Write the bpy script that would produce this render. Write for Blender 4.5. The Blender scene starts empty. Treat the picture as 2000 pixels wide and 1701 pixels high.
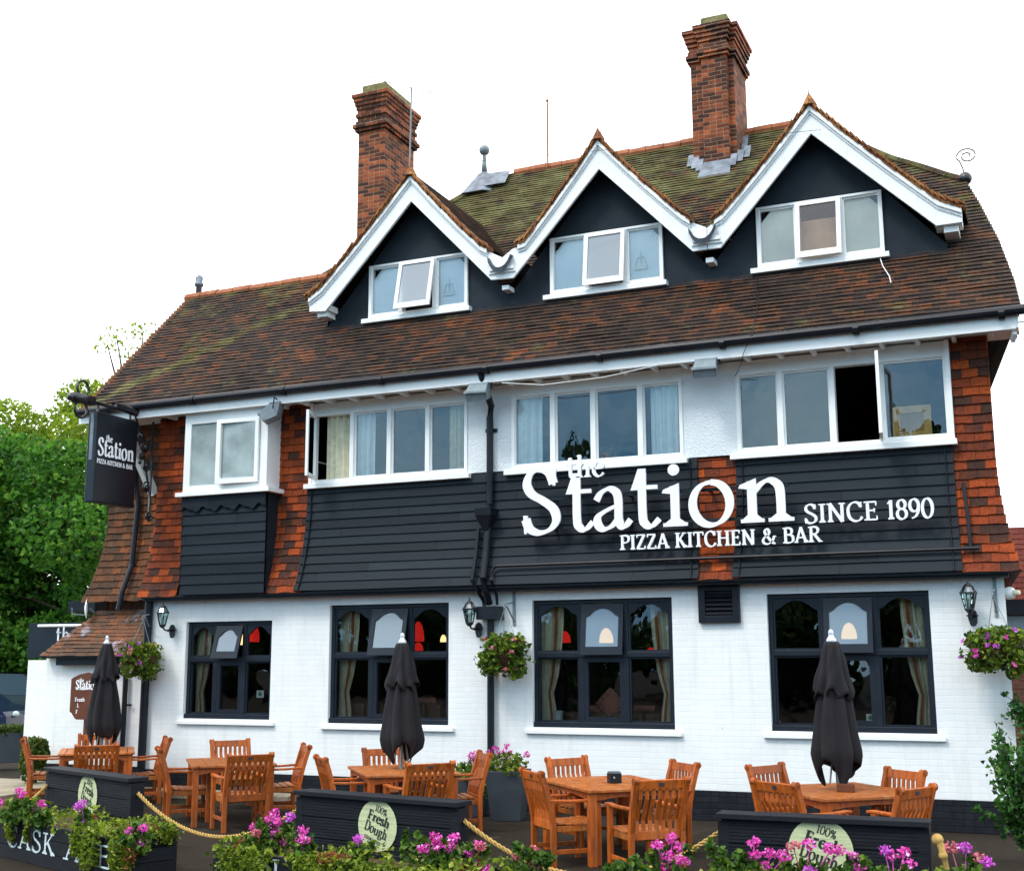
import bpy, math, random
from mathutils import Vector, Matrix
random.seed(7)
R_=math.radians
SC=bpy.context.scene; COL=SC.collection
# ---------------- camera, world, sun, exposure ----------------
FK,YAW,PIT,ROL=2.41591433,0.41265901,0.18067584,-0.00411123
CAM=Vector((0,-16.0,2.0))
def _axes():
    cy,sy=math.cos(YAW),math.sin(YAW);cp,sp=math.cos(PIT),math.sin(PIT)
    f=Vector((-sy*cp,cy*cp,sp)); r=Vector((cy,sy,0)); u=r.cross(f)
    c,s=math.cos(ROL),math.sin(ROL)
    return c*r+s*u, -s*r+c*u, f
AR,AU,AF=_axes()
cam=bpy.data.cameras.new('camera'); cam.sensor_width=36; cam.lens=36*FK/2.0; cam.clip_end=2000; cam.clip_start=.1
co=bpy.data.objects.new('camera',cam); COL.objects.link(co)
co.matrix_world=Matrix(((AR.x,AU.x,-AF.x,CAM.x),(AR.y,AU.y,-AF.y,CAM.y),(AR.z,AU.z,-AF.z,CAM.z),(0,0,0,1)))
SC.camera=co
SC.view_settings.view_transform='Standard'; SC.view_settings.look='None'; SC.view_settings.exposure=0.60; SC.view_settings.gamma=1
SC.cycles.max_bounces=8; SC.cycles.transparent_max_bounces=12
w=bpy.data.worlds.new('World'); SC.world=w; w.use_nodes=True
wn=w.node_tree.nodes; wl=w.node_tree.links
bg=wn['Background']; bg.inputs['Strength'].default_value=0.1
sky=wn.new('ShaderNodeTexSky'); sky.sky_type='NISHITA'; sky.sun_disc=False
SUN_EL,SUN_AZ=R_(52),R_(205)
sky.sun_elevation=SUN_EL; sky.sun_rotation=SUN_AZ
tc=wn.new('ShaderNodeTexCoord'); nz=wn.new('ShaderNodeTexNoise'); nz.inputs['Scale'].default_value=4.2; nz.inputs['Detail'].default_value=7; nz.inputs['Roughness'].default_value=.6
wl.new(tc.outputs['Generated'],nz.inputs['Vector'])
sx=wn.new('ShaderNodeSeparateXYZ'); wl.new(tc.outputs['Generated'],sx.inputs[0])
# overcast cloud: white over the roof, thinner and bluer on the street side
rc=wn.new('ShaderNodeValToRGB'); rc.color_ramp.elements[0].position=.36; rc.color_ramp.elements[0].color=(1.6,5.4,9.8,1); rc.color_ramp.elements[1].position=.68; rc.color_ramp.elements[1].color=(10.0,14.5,16.5,1)
wl.new(nz.outputs['Fac'],rc.inputs[0])
mr=wn.new('ShaderNodeMapRange'); mr.inputs[1].default_value=-.55; mr.inputs[2].default_value=.0; wl.new(sx.outputs['Y'],mr.inputs[0])
mz=wn.new('ShaderNodeMapRange'); mz.inputs[1].default_value=.28; mz.inputs[2].default_value=.6; wl.new(sx.outputs['Z'],mz.inputs[0])
mx0=wn.new('ShaderNodeMath'); mx0.operation='MAXIMUM'; wl.new(mr.outputs[0],mx0.inputs[0]); wl.new(mz.outputs[0],mx0.inputs[1])
m1=wn.new('ShaderNodeMixRGB'); wl.new(mx0.outputs[0],m1.inputs[0]); wl.new(rc.outputs[0],m1.inputs[1]); m1.inputs[2].default_value=(17.0,17.4,17.8,1)
m2=wn.new('ShaderNodeMixRGB'); m2.inputs[0].default_value=.93; wl.new(sky.outputs[0],m2.inputs[1]); wl.new(m1.outputs[0],m2.inputs[2])
wl.new(m2.outputs[0],bg.inputs['Color'])
sl=bpy.data.lights.new('sun','SUN'); sl.energy=1.2; sl.angle=R_(14); sl.color=(1,.95,.88)
so=bpy.data.objects.new('sun',sl); COL.objects.link(so)
sd=Vector((math.sin(SUN_AZ)*math.cos(SUN_EL),math.cos(SUN_AZ)*math.cos(SUN_EL),math.sin(SUN_EL)))
so.rotation_euler=sd.to_track_quat('Z','Y').to_euler(); so.location=(0,-20,30)
# ---------------- pixel -> point on a real plane ----------------
def ray(u,v): return AR*((u-1000)/1000)-AU*((v-850.5)/1000)+AF*FK
def PY(u,v,y=0.0):
    d=ray(u,v); return CAM+d*((y-CAM.y)/d.y)
def PZ(u,v,z):
    d=ray(u,v); return CAM+d*((z-CAM.z)/d.z)
def PX(u,v,x):
    d=ray(u,v); return CAM+d*((x-CAM.x)/d.x)
def X(u,v,y=0.0): return PY(u,v,y).x
def Z(u,v,y=0.0): return PY(u,v,y).z
def PR(u,v):   # on the main roof plane z = y + 6.65
    d=ray(u,v); return CAM+d*((6.65+CAM.y-CAM.z)/(d.z-d.y))
# ---------------- materials ----------------
def nm(name):
    m=bpy.data.materials.new(name); m.use_nodes=True
    return m,m.node_tree.nodes,m.node_tree.links,m.node_tree.nodes['Principled BSDF']
def mat(name,col,rough=.6,var=.12,scale=6.0,bump=0.0,bscale=60.0,metal=0.0,spec=.4,detail=5,stretch=None,col2=None):
    m,n,l,b=nm(name)
    b.inputs['Roughness'].default_value=rough; b.inputs['Metallic'].default_value=metal; b.inputs['Specular IOR Level'].default_value=spec
    tc=n.new('ShaderNodeTexCoord'); mp=n.new('ShaderNodeMapping'); l.new(tc.outputs['Object'],mp.inputs[0])
    if stretch: mp.inputs['Scale'].default_value=stretch
    t=n.new('ShaderNodeTexNoise'); t.inputs['Scale'].default_value=scale; t.inputs['Detail'].default_value=detail; l.new(mp.outputs[0],t.inputs['Vector'])
    r=n.new('ShaderNodeValToRGB'); l.new(t.outputs['Fac'],r.inputs[0])
    r.color_ramp.elements[0].position=.3; r.color_ramp.elements[1].position=.7
    c2=col2 if col2 else tuple(min(1,c*(1+var)) for c in col)
    c1=col if col2 else tuple(c*(1-var) for c in col)
    r.color_ramp.elements[0].color=(*c1,1); r.color_ramp.elements[1].color=(*c2,1)
    l.new(r.outputs[0],b.inputs['Base Color'])
    if bump:
        t2=n.new('ShaderNodeTexNoise'); t2.inputs['Scale'].default_value=bscale; t2.inputs['Detail'].default_value=4; l.new(mp.outputs[0],t2.inputs['Vector'])
        bp=n.new('ShaderNodeBump'); bp.inputs['Strength'].default_value=bump; bp.inputs['Distance'].default_value=.02
        l.new(t2.outputs['Fac'],bp.inputs['Height']); l.new(bp.outputs[0],b.inputs['Normal'])
    return m
def M2(n,l,op,a,b=None):
    x=n.new('ShaderNodeMath'); x.operation=op
    for i,q in enumerate((a,b)):
        if q is None: continue
        if hasattr(q,'links'): l.new(q,x.inputs[i])
        else: x.inputs[i].default_value=q
    return x.outputs[0]
def tile_mat(name,axis,w,dz,z0,stops,patch=.5,moss=None,mossth=.62,pscale=.9,rough=.85,streak=None):
    """one random colour per tile, drifting in patches, lichen on top"""
    m,n,l,b=nm(name); b.inputs['Roughness'].default_value=rough; b.inputs['Specular IOR Level'].default_value=.25
    g=n.new('ShaderNodeNewGeometry'); s=n.new('ShaderNodeSeparateXYZ'); l.new(g.outputs['Position'],s.inputs[0])
    u=s.outputs[axis]
    row=M2(n,l,'FLOOR',M2(n,l,'DIVIDE',M2(n,l,'SUBTRACT',s.outputs['Z'],z0),dz))
    uu=M2(n,l,'ADD',M2(n,l,'DIVIDE',u,w),M2(n,l,'MULTIPLY',row,.5))
    colm=M2(n,l,'FLOOR',uu); fr=M2(n,l,'FRACT',uu)
    cv=n.new('ShaderNodeCombineXYZ'); l.new(row,cv.inputs[0]); l.new(colm,cv.inputs[1])
    wnz=n.new('ShaderNodeTexWhiteNoise'); wnz.noise_dimensions='3D'; l.new(cv.outputs[0],wnz.inputs['Vector'])
    pn=n.new('ShaderNodeTexNoise'); pn.inputs['Scale'].default_value=pscale; pn.inputs['Detail'].default_value=5; pn.inputs['Roughness'].default_value=.65; l.new(g.outputs['Position'],pn.inputs['Vector'])
    pc=n.new('ShaderNodeMapRange'); pc.inputs[1].default_value=.3; pc.inputs[2].default_value=.7; l.new(pn.outputs['Fac'],pc.inputs[0])
    f=M2(n,l,'ADD',M2(n,l,'MULTIPLY',wnz.outputs['Value'],1-patch),M2(n,l,'MULTIPLY',pc.outputs[0],patch))
    r=n.new('ShaderNodeValToRGB'); l.new(f,r.inputs[0]); cr=r.color_ramp
    while len(cr.elements)<len(stops): cr.elements.new(.5)
    for e,(p,c) in zip(cr.elements,stops): e.position=p; e.color=(*c,1)
    out=r.outputs[0]
    # fine grain
    fn=n.new('ShaderNodeTexNoise'); fn.inputs['Scale'].default_value=38; fn.inputs['Detail'].default_value=4; l.new(g.outputs['Position'],fn.inputs['Vector'])
    fm=n.new('ShaderNodeMapRange'); fm.inputs[1].default_value=.25; fm.inputs[2].default_value=.75; fm.inputs[3].default_value=.6; fm.inputs[4].default_value=1.4; l.new(fn.outputs['Fac'],fm.inputs[0])
    mu=n.new('ShaderNodeMixRGB'); mu.blend_type='MULTIPLY'; mu.inputs[0].default_value=1; l.new(out,mu.inputs[1]); l.new(fm.outputs[0],mu.inputs[2]); out=mu.outputs[0]
    jt=M2(n,l,'GREATER_THAN',fr,.045); jm=M2(n,l,'ADD',M2(n,l,'MULTIPLY',jt,.6),.4)
    mj=n.new('ShaderNodeMixRGB'); mj.blend_type='MULTIPLY'; mj.inputs[0].default_value=1; l.new(out,mj.inputs[1]); l.new(jm,mj.inputs[2]); out=mj.outputs[0]
    if moss:
        mn=n.new('ShaderNodeTexNoise'); mn.inputs['Scale'].default_value=1.7; mn.inputs['Detail'].default_value=9; mn.inputs['Roughness'].default_value=.72; l.new(g.outputs['Position'],mn.inputs['Vector'])
        f2=mn.outputs['Fac']
        if streak: f2=M2(n,l,'ADD',f2,streak(n,l,s))
        mm=n.new('ShaderNodeMapRange'); mm.inputs[1].default_value=mossth; mm.inputs[2].default_value=mossth+.14; l.new(f2,mm.inputs[0])
        mk=n.new('ShaderNodeMixRGB'); l.new(M2(n,l,'MULTIPLY',mm.outputs[0],.8),mk.inputs[0]); l.new(out,mk.inputs[1]); mc=n.new('ShaderNodeTexNoise'); mc.inputs['Scale'].default_value=3.1; mc.inputs['Detail'].default_value=8; l.new(g.outputs['Position'],mc.inputs['Vector'])
        mr_=n.new('ShaderNodeValToRGB'); l.new(mc.outputs['Fac'],mr_.inputs[0]); mr_.color_ramp.elements[0].position=.38; mr_.color_ramp.elements[0].color=(*[c*.8 for c in moss],1); mr_.color_ramp.elements[1].position=.7; mr_.color_ramp.elements[1].color=(moss[0]*2.0,moss[1]*2.2,moss[2]*3.5,1); l.new(mr_.outputs[0],mk.inputs[2]); out=mk.outputs[0]
    l.new(out,b.inputs['Base Color'])
    bp=n.new('ShaderNodeBump'); bp.inputs['Strength'].default_value=.5; bp.inputs['Distance'].default_value=.01
    l.new(M2(n,l,'ADD',fn.outputs['Fac'],M2(n,l,'MULTIPLY',wnz.outputs['Value'],.6)),bp.inputs['Height']); l.new(bp.outputs[0],b.inputs['Normal'])
    return m
def brick_mat(name,stops,mortar,bw=.225,bh=.075,white=False,rough=.8):
    m,n,l,b=nm(name); b.inputs['Roughness'].default_value=rough; b.inputs['Specular IOR Level'].default_value=.25
    g=n.new('ShaderNodeNewGeometry'); s=n.new('ShaderNodeSeparateXYZ'); l.new(g.outputs['Position'],s.inputs[0])
    wv=n.new('ShaderNodeTexNoise'); wv.inputs['Scale'].default_value=3.0; l.new(g.outputs['Position'],wv.inputs['Vector'])
    wob=M2(n,l,'MULTIPLY',M2(n,l,'SUBTRACT',wv.outputs['Fac'],.5),.03)
    u=M2(n,l,'ADD',s.outputs['X'],s.outputs['Y']); z=M2(n,l,'ADD',s.outputs['Z'],wob)
    rz=M2(n,l,'DIVIDE',z,bh); row=M2(n,l,'FLOOR',rz); fz=M2(n,l,'FRACT',rz)
    uu=M2(n,l,'ADD',M2(n,l,'DIVIDE',u,bw),M2(n,l,'MULTIPLY',row,.5)); colm=M2(n,l,'FLOOR',uu); fu=M2(n,l,'FRACT',uu)
    # alternate brick split into two headers now and then
    cv=n.new('ShaderNodeCombineXYZ'); l.new(row,cv.inputs[0]); l.new(colm,cv.inputs[1])
    wz=n.new('ShaderNodeTexWhiteNoise'); wz.noise_dimensions='3D'; l.new(cv.outputs[0],wz.inputs['Vector'])
    du=M2(n,l,'MINIMUM',fu,M2(n,l,'SUBTRACT',1.0,fu)); du=M2(n,l,'MULTIPLY',du,bw)
    hd=M2(n,l,'ADD',M2(n,l,'MULTIPLY',M2(n,l,'ABSOLUTE',M2(n,l,'SUBTRACT',fu,.5)),bw),M2(n,l,'MULTIPLY',M2(n,l,'LESS_THAN',wz.outputs['Value'],.6),1.0))
    du=M2(n,l,'MINIMUM',du,hd)
    dzz=M2(n,l,'MULTIPLY',M2(n,l,'MINIMUM',fz,M2(n,l,'SUBTRACT',1.0,fz)),bh)
    d=M2(n,l,'MINIMUM',du,dzz)
    sm=n.new('ShaderNodeMapRange'); sm.inputs[1].default_value=.002; sm.inputs[2].default_value=.007; l.new(d,sm.inputs[0])
    r=n.new('ShaderNodeValToRGB'); cr=r.color_ramp; l.new(wz.outputs['Value'],r.inputs[0])
    while len(cr.elements)<len(stops): cr.elements.new(.5)
    for e,(p,c) in zip(cr.elements,stops): e.position=p; e.color=(*c,1)
    gn=n.new('ShaderNodeTexNoise'); gn.inputs['Scale'].default_value=1.3 if white else 5; gn.inputs['Detail'].default_value=8; gn.inputs['Roughness'].default_value=.7; l.new(g.outputs['Position'],gn.inputs['Vector'])
    gm=n.new('ShaderNodeMapRange'); gm.inputs[1].default_value=.3; gm.inputs[2].default_value=.7; gm.inputs[3].default_value=.93 if white else .55; gm.inputs[4].default_value=1.02 if white else 1.35; l.new(gn.outputs['Fac'],gm.inputs[0])
    mx=n.new('ShaderNodeMixRGB'); l.new(sm.outputs[0],mx.inputs[0]); mx.inputs[1].default_value=(*mortar,1); l.new(r.outputs[0],mx.inputs[2])
    mu=n.new('ShaderNodeMixRGB'); mu.blend_type='MULTIPLY'; mu.inputs[0].default_value=1; l.new(mx.outputs[0],mu.inputs[1]); l.new(gm.outputs[0],mu.inputs[2])
    fin=mu.outputs[0]
    if white:
        mp=n.new('ShaderNodeMapping'); mp.inputs['Scale'].default_value=(4,4,.35); l.new(g.outputs['Position'],mp.inputs[0])
        st_=n.new('ShaderNodeTexNoise'); st_.inputs['Scale'].default_value=2.0; st_.inputs['Detail'].default_value=7; l.new(mp.outputs[0],st_.inputs['Vector'])
        sr=n.new('ShaderNodeMapRange'); sr.inputs[1].default_value=.55; sr.inputs[2].default_value=.8; sr.inputs[4].default_value=.55; l.new(st_.outputs['Fac'],sr.inputs[0])
        m3=n.new('ShaderNodeMixRGB'); l.new(sr.outputs[0],m3.inputs[0]); l.new(fin,m3.inputs[1]); m3.inputs[2].default_value=(.62,.64,.60,1)
        cn=n.new('ShaderNodeTexNoise'); cn.inputs['Scale'].default_value=9; cn.inputs['Detail'].default_value=3; l.new(g.outputs['Position'],cn.inputs['Vector'])
        cr_=n.new('ShaderNodeMapRange'); cr_.inputs[1].default_value=.74; cr_.inputs[2].default_value=.77; cr_.inputs[4].default_value=.7; l.new(cn.outputs['Fac'],cr_.inputs[0])
        m4=n.new('ShaderNodeMixRGB'); l.new(cr_.outputs[0],m4.inputs[0]); l.new(m3.outputs[0],m4.inputs[1]); m4.inputs[2].default_value=(.40,.41,.40,1); fin=m4.outputs[0]
    l.new(fin,b.inputs['Base Color'])
    fn=n.new('ShaderNodeTexNoise'); fn.inputs['Scale'].default_value=55; fn.inputs['Detail'].default_value=5; l.new(g.outputs['Position'],fn.inputs['Vector'])
    h=M2(n,l,'ADD',sm.outputs[0],M2(n,l,'ADD',M2(n,l,'MULTIPLY',fn.outputs['Fac'],.5),M2(n,l,'MULTIPLY',wz.outputs['Value'],.35)))
    bp=n.new('ShaderNodeBump'); bp.inputs['Strength'].default_value=.22 if white else .8; bp.inputs['Distance'].default_value=.008; l.new(h,bp.inputs['Height']); l.new(bp.outputs[0],b.inputs['Normal'])
    return m
def leaf_mat(name,c1,c2,c3=None,trans=.35,rough=.55):
    m,n,l,b=nm(name)
    g=n.new('ShaderNodeNewGeometry'); r=n.new('ShaderNodeValToRGB'); l.new(g.outputs['Random Per Island'],r.inputs[0])
    r.color_ramp.elements[0].color=(*c1,1); r.color_ramp.elements[1].color=(*c2,1)
    if c3: e=r.color_ramp.elements.new(.9); e.color=(*c2,1); r.color_ramp.elements[-1].color=(*c3,1)
    b.inputs['Roughness'].default_value=rough; b.inputs['Specular IOR Level'].default_value=.3
    l.new(r.outputs[0],b.inputs['Base Color'])
    t=n.new('ShaderNodeBsdfTranslucent'); l.new(r.outputs[0],t.inputs[0])
    mx=n.new('ShaderNodeMixShader'); mx.inputs[0].default_value=trans; l.new(b.outputs[0],mx.inputs[1]); l.new(t.outputs[0],mx.inputs[2])
    l.new(mx.outputs[0],n['Material Output'].inputs[0]); return m
def glass_mat(name,tint=(.8,.84,.85),boost=1.8,rough=0.0,bias=.02):
    m,n,l,b=nm(name)
    fr=n.new('ShaderNodeFresnel'); fr.inputs[0].default_value=1.5
    f=M2(n,l,'ADD',M2(n,l,'MULTIPLY',fr.outputs[0],boost),bias); f=M2(n,l,'MINIMUM',f,1.0)
    gl=n.new('ShaderNodeBsdfGlossy'); gl.inputs['Roughness'].default_value=rough; gl.inputs['Color'].default_value=(.95,.97,1,1)
    # slight waviness of old panes
    nz=n.new('ShaderNodeTexNoise'); nz.inputs['Scale'].default_value=2.2; g=n.new('ShaderNodeNewGeometry'); l.new(g.outputs['Position'],nz.inputs['Vector'])
    bp=n.new('ShaderNodeBump'); bp.inputs['Strength'].default_value=.12; bp.inputs['Distance'].default_value=.03; l.new(nz.outputs['Fac'],bp.inputs['Height']); l.new(bp.outputs[0],gl.inputs['Normal'])
    tr=n.new('ShaderNodeBsdfTransparent'); tr.inputs[0].default_value=(*tint,1)
    mx=n.new('ShaderNodeMixShader'); l.new(f,mx.inputs[0]); l.new(tr.outputs[0],mx.inputs[1]); l.new(gl.outputs[0],mx.inputs[2]); l.new(mx.outputs[0],n['Material Output'].inputs[0]); return m
def emit_mat(name,col,st):
    m,n,l,b=nm(name); b.inputs['Base Color'].default_value=(*col,1); b.inputs['Emission Color'].default_value=(*col,1); b.inputs['Emission Strength'].default_value=st; return m
K={}
K['wood']=mat('teak',(.21,.040,.003),.42,scale=5,stretch=(1,1,.25),col2=(.44,.098,.008),bump=.12,bscale=70,spec=.5,detail=8)
K['wood2']=mat('worn_teak',(.20,.050,.008),.5,scale=9,col2=(.46,.14,.024),bump=.15,bscale=60,spec=.5,detail=9)
K['white']=mat('white_paint',(.86,.86,.84),.45,.03,3)
K['black']=mat('black_paint',(.008,.010,.015),.4,.25,5,spec=.25)
K['board_old']=mat('weatherboard_paint',(.011,.022,.033),.6,.3,4,spec=.15,stretch=(.25,1,4),bump=.15,bscale=40)
K['render']=mat('dark_render',(.019,.026,.034),.8,.25,2.2,spec=.2,bump=.15,bscale=90)
K['gframe']=mat('anthracite_frame',(.012,.017,.026),.4,.15,5,spec=.25)
K['rough']=mat('roughcast',(.76,.79,.80),.85,.03,3,bump=.9,bscale=48)
K['lead']=mat('lead_sheet',(.16,.185,.22),.5,.4,7,metal=.2,bump=.2,bscale=12)
K['leadd']=mat('dark_lead_gutter',(.085,.10,.12),.7,.4,9,spec=.2)
K['iron']=mat('wrought_iron',(.012,.012,.016),.35,.3,14,spec=.6)
K['greymetal']=mat('grey_metal',(.19,.23,.25),.45,.15,9)
K['cream']=mat('cream_curtain',(.74,.70,.52),.9,.12,12)
K['redcurtain']=mat('rust_curtain_band',(.30,.09,.03),.9,.2,12)
K['net']=mat('white_net_curtain',(.84,.88,.86),.9,.06,8)
K['fabric']=mat('umbrella_cloth',(.007,.006,.0085),.85,.25,3,bump=.2,bscale=300)
K['asphalt']=mat('asphalt',(.018,.0135,.009),.95,.35,9,bump=.7,bscale=120,col2=(.045,.036,.026),detail=15,spec=.08)
K['stone']=mat('paving_stone',(.20,.175,.13),.85,.35,2.5,bump=.4,bscale=40,col2=(.34,.29,.2))
K['rope']=mat('rope_fibre',(.46,.29,.085),.85,.25,30,bump=.4,bscale=200)
K['soil']=mat('dry_soil',(.07,.035,.015),.95,.4,14,bump=.8,bscale=60)
K['tim']=mat('dark_stained_board',(.008,.010,.014),.6,.35,3,stretch=(1,1,8),bump=.3,bscale=30,spec=.18)
K['signblack']=mat('sign_panel',(.007,.009,.014),.3,.2,3)
K['letter']=mat('letter_white',(.86,.87,.90),.35,.02,3)
K['paintlet']=mat('painted_letter',(.58,.68,.70),.7,.15,20)
K['disc']=mat('cream_roundel',(.52,.56,.32),.7,.12,8,stretch=(1,1,6))
K['ink']=mat('stencil_ink',(.02,.022,.02),.7,.2,8)
K['brownsign']=mat('brown_sign_board',(.11,.032,.012),.45,.2,6)
K['plaque']=mat('small_badge',(.02,.018,.03),.4,.2,9)
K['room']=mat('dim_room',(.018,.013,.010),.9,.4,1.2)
K['leather']=mat('brown_leather',(.065,.028,.014),.4,.3,4)
K['silver']=mat('umbrella_finial',(.6,.62,.66),.3,.05,9,metal=.4)
K['pole']=mat('umbrella_pole',(.22,.22,.2),.4,.1,9,metal=.5)
K['glass']=glass_mat('window_glass')
K['uglass']=glass_mat('upper_glass',tint=(.93,.95,.95),boost=2.2,bias=.02)
K['lglass']=mat('lantern_glass',(.45,.56,.54),.15,.2,7,spec=.7)
K['frost']=mat('frosted_glass',(.30,.36,.35),.25,.35,2.2,spec=.6,bump=.15,bscale=200)
K['pale']=mat('pale_blind',(.86,.90,.90),.8,.05,2)
K['peach']=mat('peach_reflection',(.55,.38,.26),.9,.25,2.5)  # colour of the orange-pink reflection painted behind the right-hand gable casement
K['grey_pl']=mat('grey_fibre_planter',(.040,.050,.062),.6,.15,5)
K['cush']=mat('patterned_cushion',(.20,.03,.03),.9,.5,60,col2=(.40,.20,.12))
K['gold']=mat('pale_wood_frame',(.70,.42,.10),.5,.15,8)
K['whitebrick']=brick_mat('white_painted_brick',[(0,(.81,.825,.815)),(1,(.85,.86,.85))],(.79,.805,.80),white=True)
K['plinthbrick']=brick_mat('black_painted_brick',[(0,(.006,.008,.013)),(1,(.012,.014,.020))],(.005,.006,.009))
K['redbrick']=brick_mat('orange_red_brick',[(0,(.045,.016,.010)),(.38,(.10,.028,.013)),(.7,(.23,.05,.016)),(1,(.36,.085,.024))],(.30,.22,.14))
K['nbrick']=brick_mat('neighbour_brick',[(0,(.10,.03,.02)),(1,(.24,.09,.05))],(.2,.17,.13))
ROOFST=[(0,(.012,.008,.007)),(.36,(.028,.018,.014)),(.58,(.050,.027,.017)),(.76,(.090,.034,.015)),(1,(.20,.055,.018))]
WALLST=[(0,(.022,.013,.011)),(.28,(.055,.022,.014)),(.45,(.15,.030,.010)),(.68,(.26,.044,.009)),(1,(.42,.075,.012))]
def diag(n,l,s):  # mossy line where rain leaves the left wing's roof
    t=M2(n,l,'SUBTRACT',M2(n,l,'MULTIPLY',M2(n,l,'SUBTRACT',s.outputs['Z'],6.2),1.55),M2(n,l,'ADD',s.outputs['X'],14.4))
    a=M2(n,l,'ABSOLUTE',t); q=n.new('ShaderNodeMapRange'); q.inputs[1].default_value=0; q.inputs[2].default_value=.45; q.inputs[3].default_value=.22; q.inputs[4].default_value=0; l.new(a,q.inputs[0])
    hi=n.new('ShaderNodeMapRange'); hi.inputs[1].default_value=7.6; hi.inputs[2].default_value=10.2; hi.inputs[3].default_value=0; hi.inputs[4].default_value=.21; l.new(s.outputs['Z'],hi.inputs[0])
    return M2(n,l,'ADD',q.outputs[0],hi.outputs[0])
K['roof']=tile_mat('old_clay_roof_tiles','X',.165,.0707,6.15,ROOFST,.45,(.090,.080,.018),.575,streak=diag)
K['droof']=tile_mat('dormer_clay_tiles','Y',.165,.075,6.15,ROOFST,.5,(.10,.085,.02),.62)
K['verge']=tile_mat('verge_tiles','X',.12,.09,6.1,[(0,(.10,.045,.02)),(.5,(.25,.09,.03)),(1,(.40,.19,.07))],.4,(.16,.12,.04),.6)
K['walltile']=tile_mat('hung_clay_tiles','X',.20,.115,3.03,WALLST,.35,(.08,.07,.02),.70,1.1)
K['wingtile']=tile_mat('wing_hung_tiles','X',.20,.115,3.0,[(0,(.03,.02,.015)),(.4,(.075,.037,.02)),(.75,(.16,.058,.022)),(1,(.38,.09,.02))],.5,(.10,.075,.03),.58)  # darker, browner mix than the front hung tiles
K['leanto']=tile_mat('lean_to_tiles','X',.19,.075,2.1,[(0,(.05,.032,.022)),(.4,(.10,.055,.033)),(.8,(.20,.075,.034)),(1,(.30,.10,.035))],.5,(.42,.38,.33),.53)
K['ridge']=mat('ridge_tile',(.26,.075,.028),.8,.4,6,bump=.3,col2=(.40,.14,.06))
K['nroof']=tile_mat('neighbour_roof_tiles','X',.2,.1,3.0,[(0,(.12,.025,.018)),(1,(.22,.05,.03))],.4)
K['leafdark']=leaf_mat('tree_leaf',(.015,.075,.008),(.10,.27,.025),(.24,.40,.04),.5)
K['leafback']=leaf_mat('far_tree_leaf',(.012,.036,.010),(.04,.09,.02),(.05,.1,.02))
K['leaflime']=leaf_mat('sycamore_leaf',(.12,.22,.015),(.32,.42,.03),(.48,.48,.05),.5)
K['ivy']=leaf_mat('ivy_leaf',(.018,.055,.004),(.26,.34,.022),(.46,.48,.10))
K['gerleaf']=leaf_mat('geranium_leaf',(.010,.045,.004),(.10,.20,.018),(.24,.28,.03))
K['dryleaf']=leaf_mat('withered_leaf',(.13,.05,.015),(.34,.15,.04),(.45,.24,.08))
K['basket']=leaf_mat('basket_leaf',(.014,.05,.004),(.18,.27,.016),(.38,.30,.03))
K['bush']=leaf_mat('shrub_leaf',(.010,.05,.010),(.06,.19,.028),(.22,.36,.09),rough=.35)
K['hedgel']=leaf_mat('hedge_leaf',(.03,.07,.01),(.10,.15,.02),(.22,.12,.03))
K['pink']=leaf_mat('pink_petal',(.60,.03,.30),(.86,.14,.62),(.95,.66,.90),.25)
K['purple']=leaf_mat('purple_petal',(.50,.05,.46),(.70,.15,.72),(.9,.6,.9),.25)
K['rose']=leaf_mat('faded_petal',(.45,.07,.12),(.62,.20,.24),(.75,.45,.4),.25)
K['bark']=mat('bark',(.06,.045,.03),.9,.4,6,bump=.6,bscale=20)
K['ventglass']=None
def _vg():
    m,n,l,b=nm('sheen_vent_glass')
    gl=n.new('ShaderNodeBsdfGlossy'); gl.inputs['Roughness'].default_value=.02; gl.inputs['Color'].default_value=(.9,.95,1,1)
    tr=n.new('ShaderNodeBsdfTransparent'); tr.inputs[0].default_value=(.55,.58,.6,1)
    df=n.new('ShaderNodeBsdfDiffuse'); df.inputs[0].default_value=(.42,.50,.56,1)  # grey diffuse share paints the greyish reflection into the tilted panes
    m1=n.new('ShaderNodeMixShader'); m1.inputs[0].default_value=.42; l.new(tr.outputs[0],m1.inputs[1]); l.new(df.outputs[0],m1.inputs[2])
    fr=n.new('ShaderNodeFresnel'); fr.inputs[0].default_value=1.5
    m2=n.new('ShaderNodeMixShader'); l.new(M2(n,l,'ADD',M2(n,l,'MULTIPLY',fr.outputs[0],1.8),.03),m2.inputs[0]); l.new(m1.outputs[0],m2.inputs[1]); l.new(gl.outputs[0],m2.inputs[2]); l.new(m2.outputs[0],n['Material Output'].inputs[0]); return m
K['ventglass']=_vg()
K['palewarm']=mat('warm_blind',(.88,.78,.64),.8,.12,2)
K['lcage']=mat('painted_wire',(.75,.76,.74),.5,.05,5)
K['mossycap']=mat('mossy_mortar',(.12,.11,.035),.9,.3,9,bump=.6,bscale=30,col2=(.26,.22,.10))
K['cream2']=mat('cream_frame',(.35,.30,.20),.6,.1,5)
K['lit']=emit_mat('lit_lamp_shade',(1.0,.62,.25),1.4)
K['redlit']=emit_mat('red_lamp_shade',(.75,.02,.015),.42)
K['greendisc']=mat('green_print',(.08,.3,.16),.6,.1,5)
K['frameback']=mat('brown_paper',(.40,.24,.08),.8,.2,4)
K['lanternglass']=glass_mat('lantern_pane',tint=(.72,.86,.83),boost=2.5,bias=.06)

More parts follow.
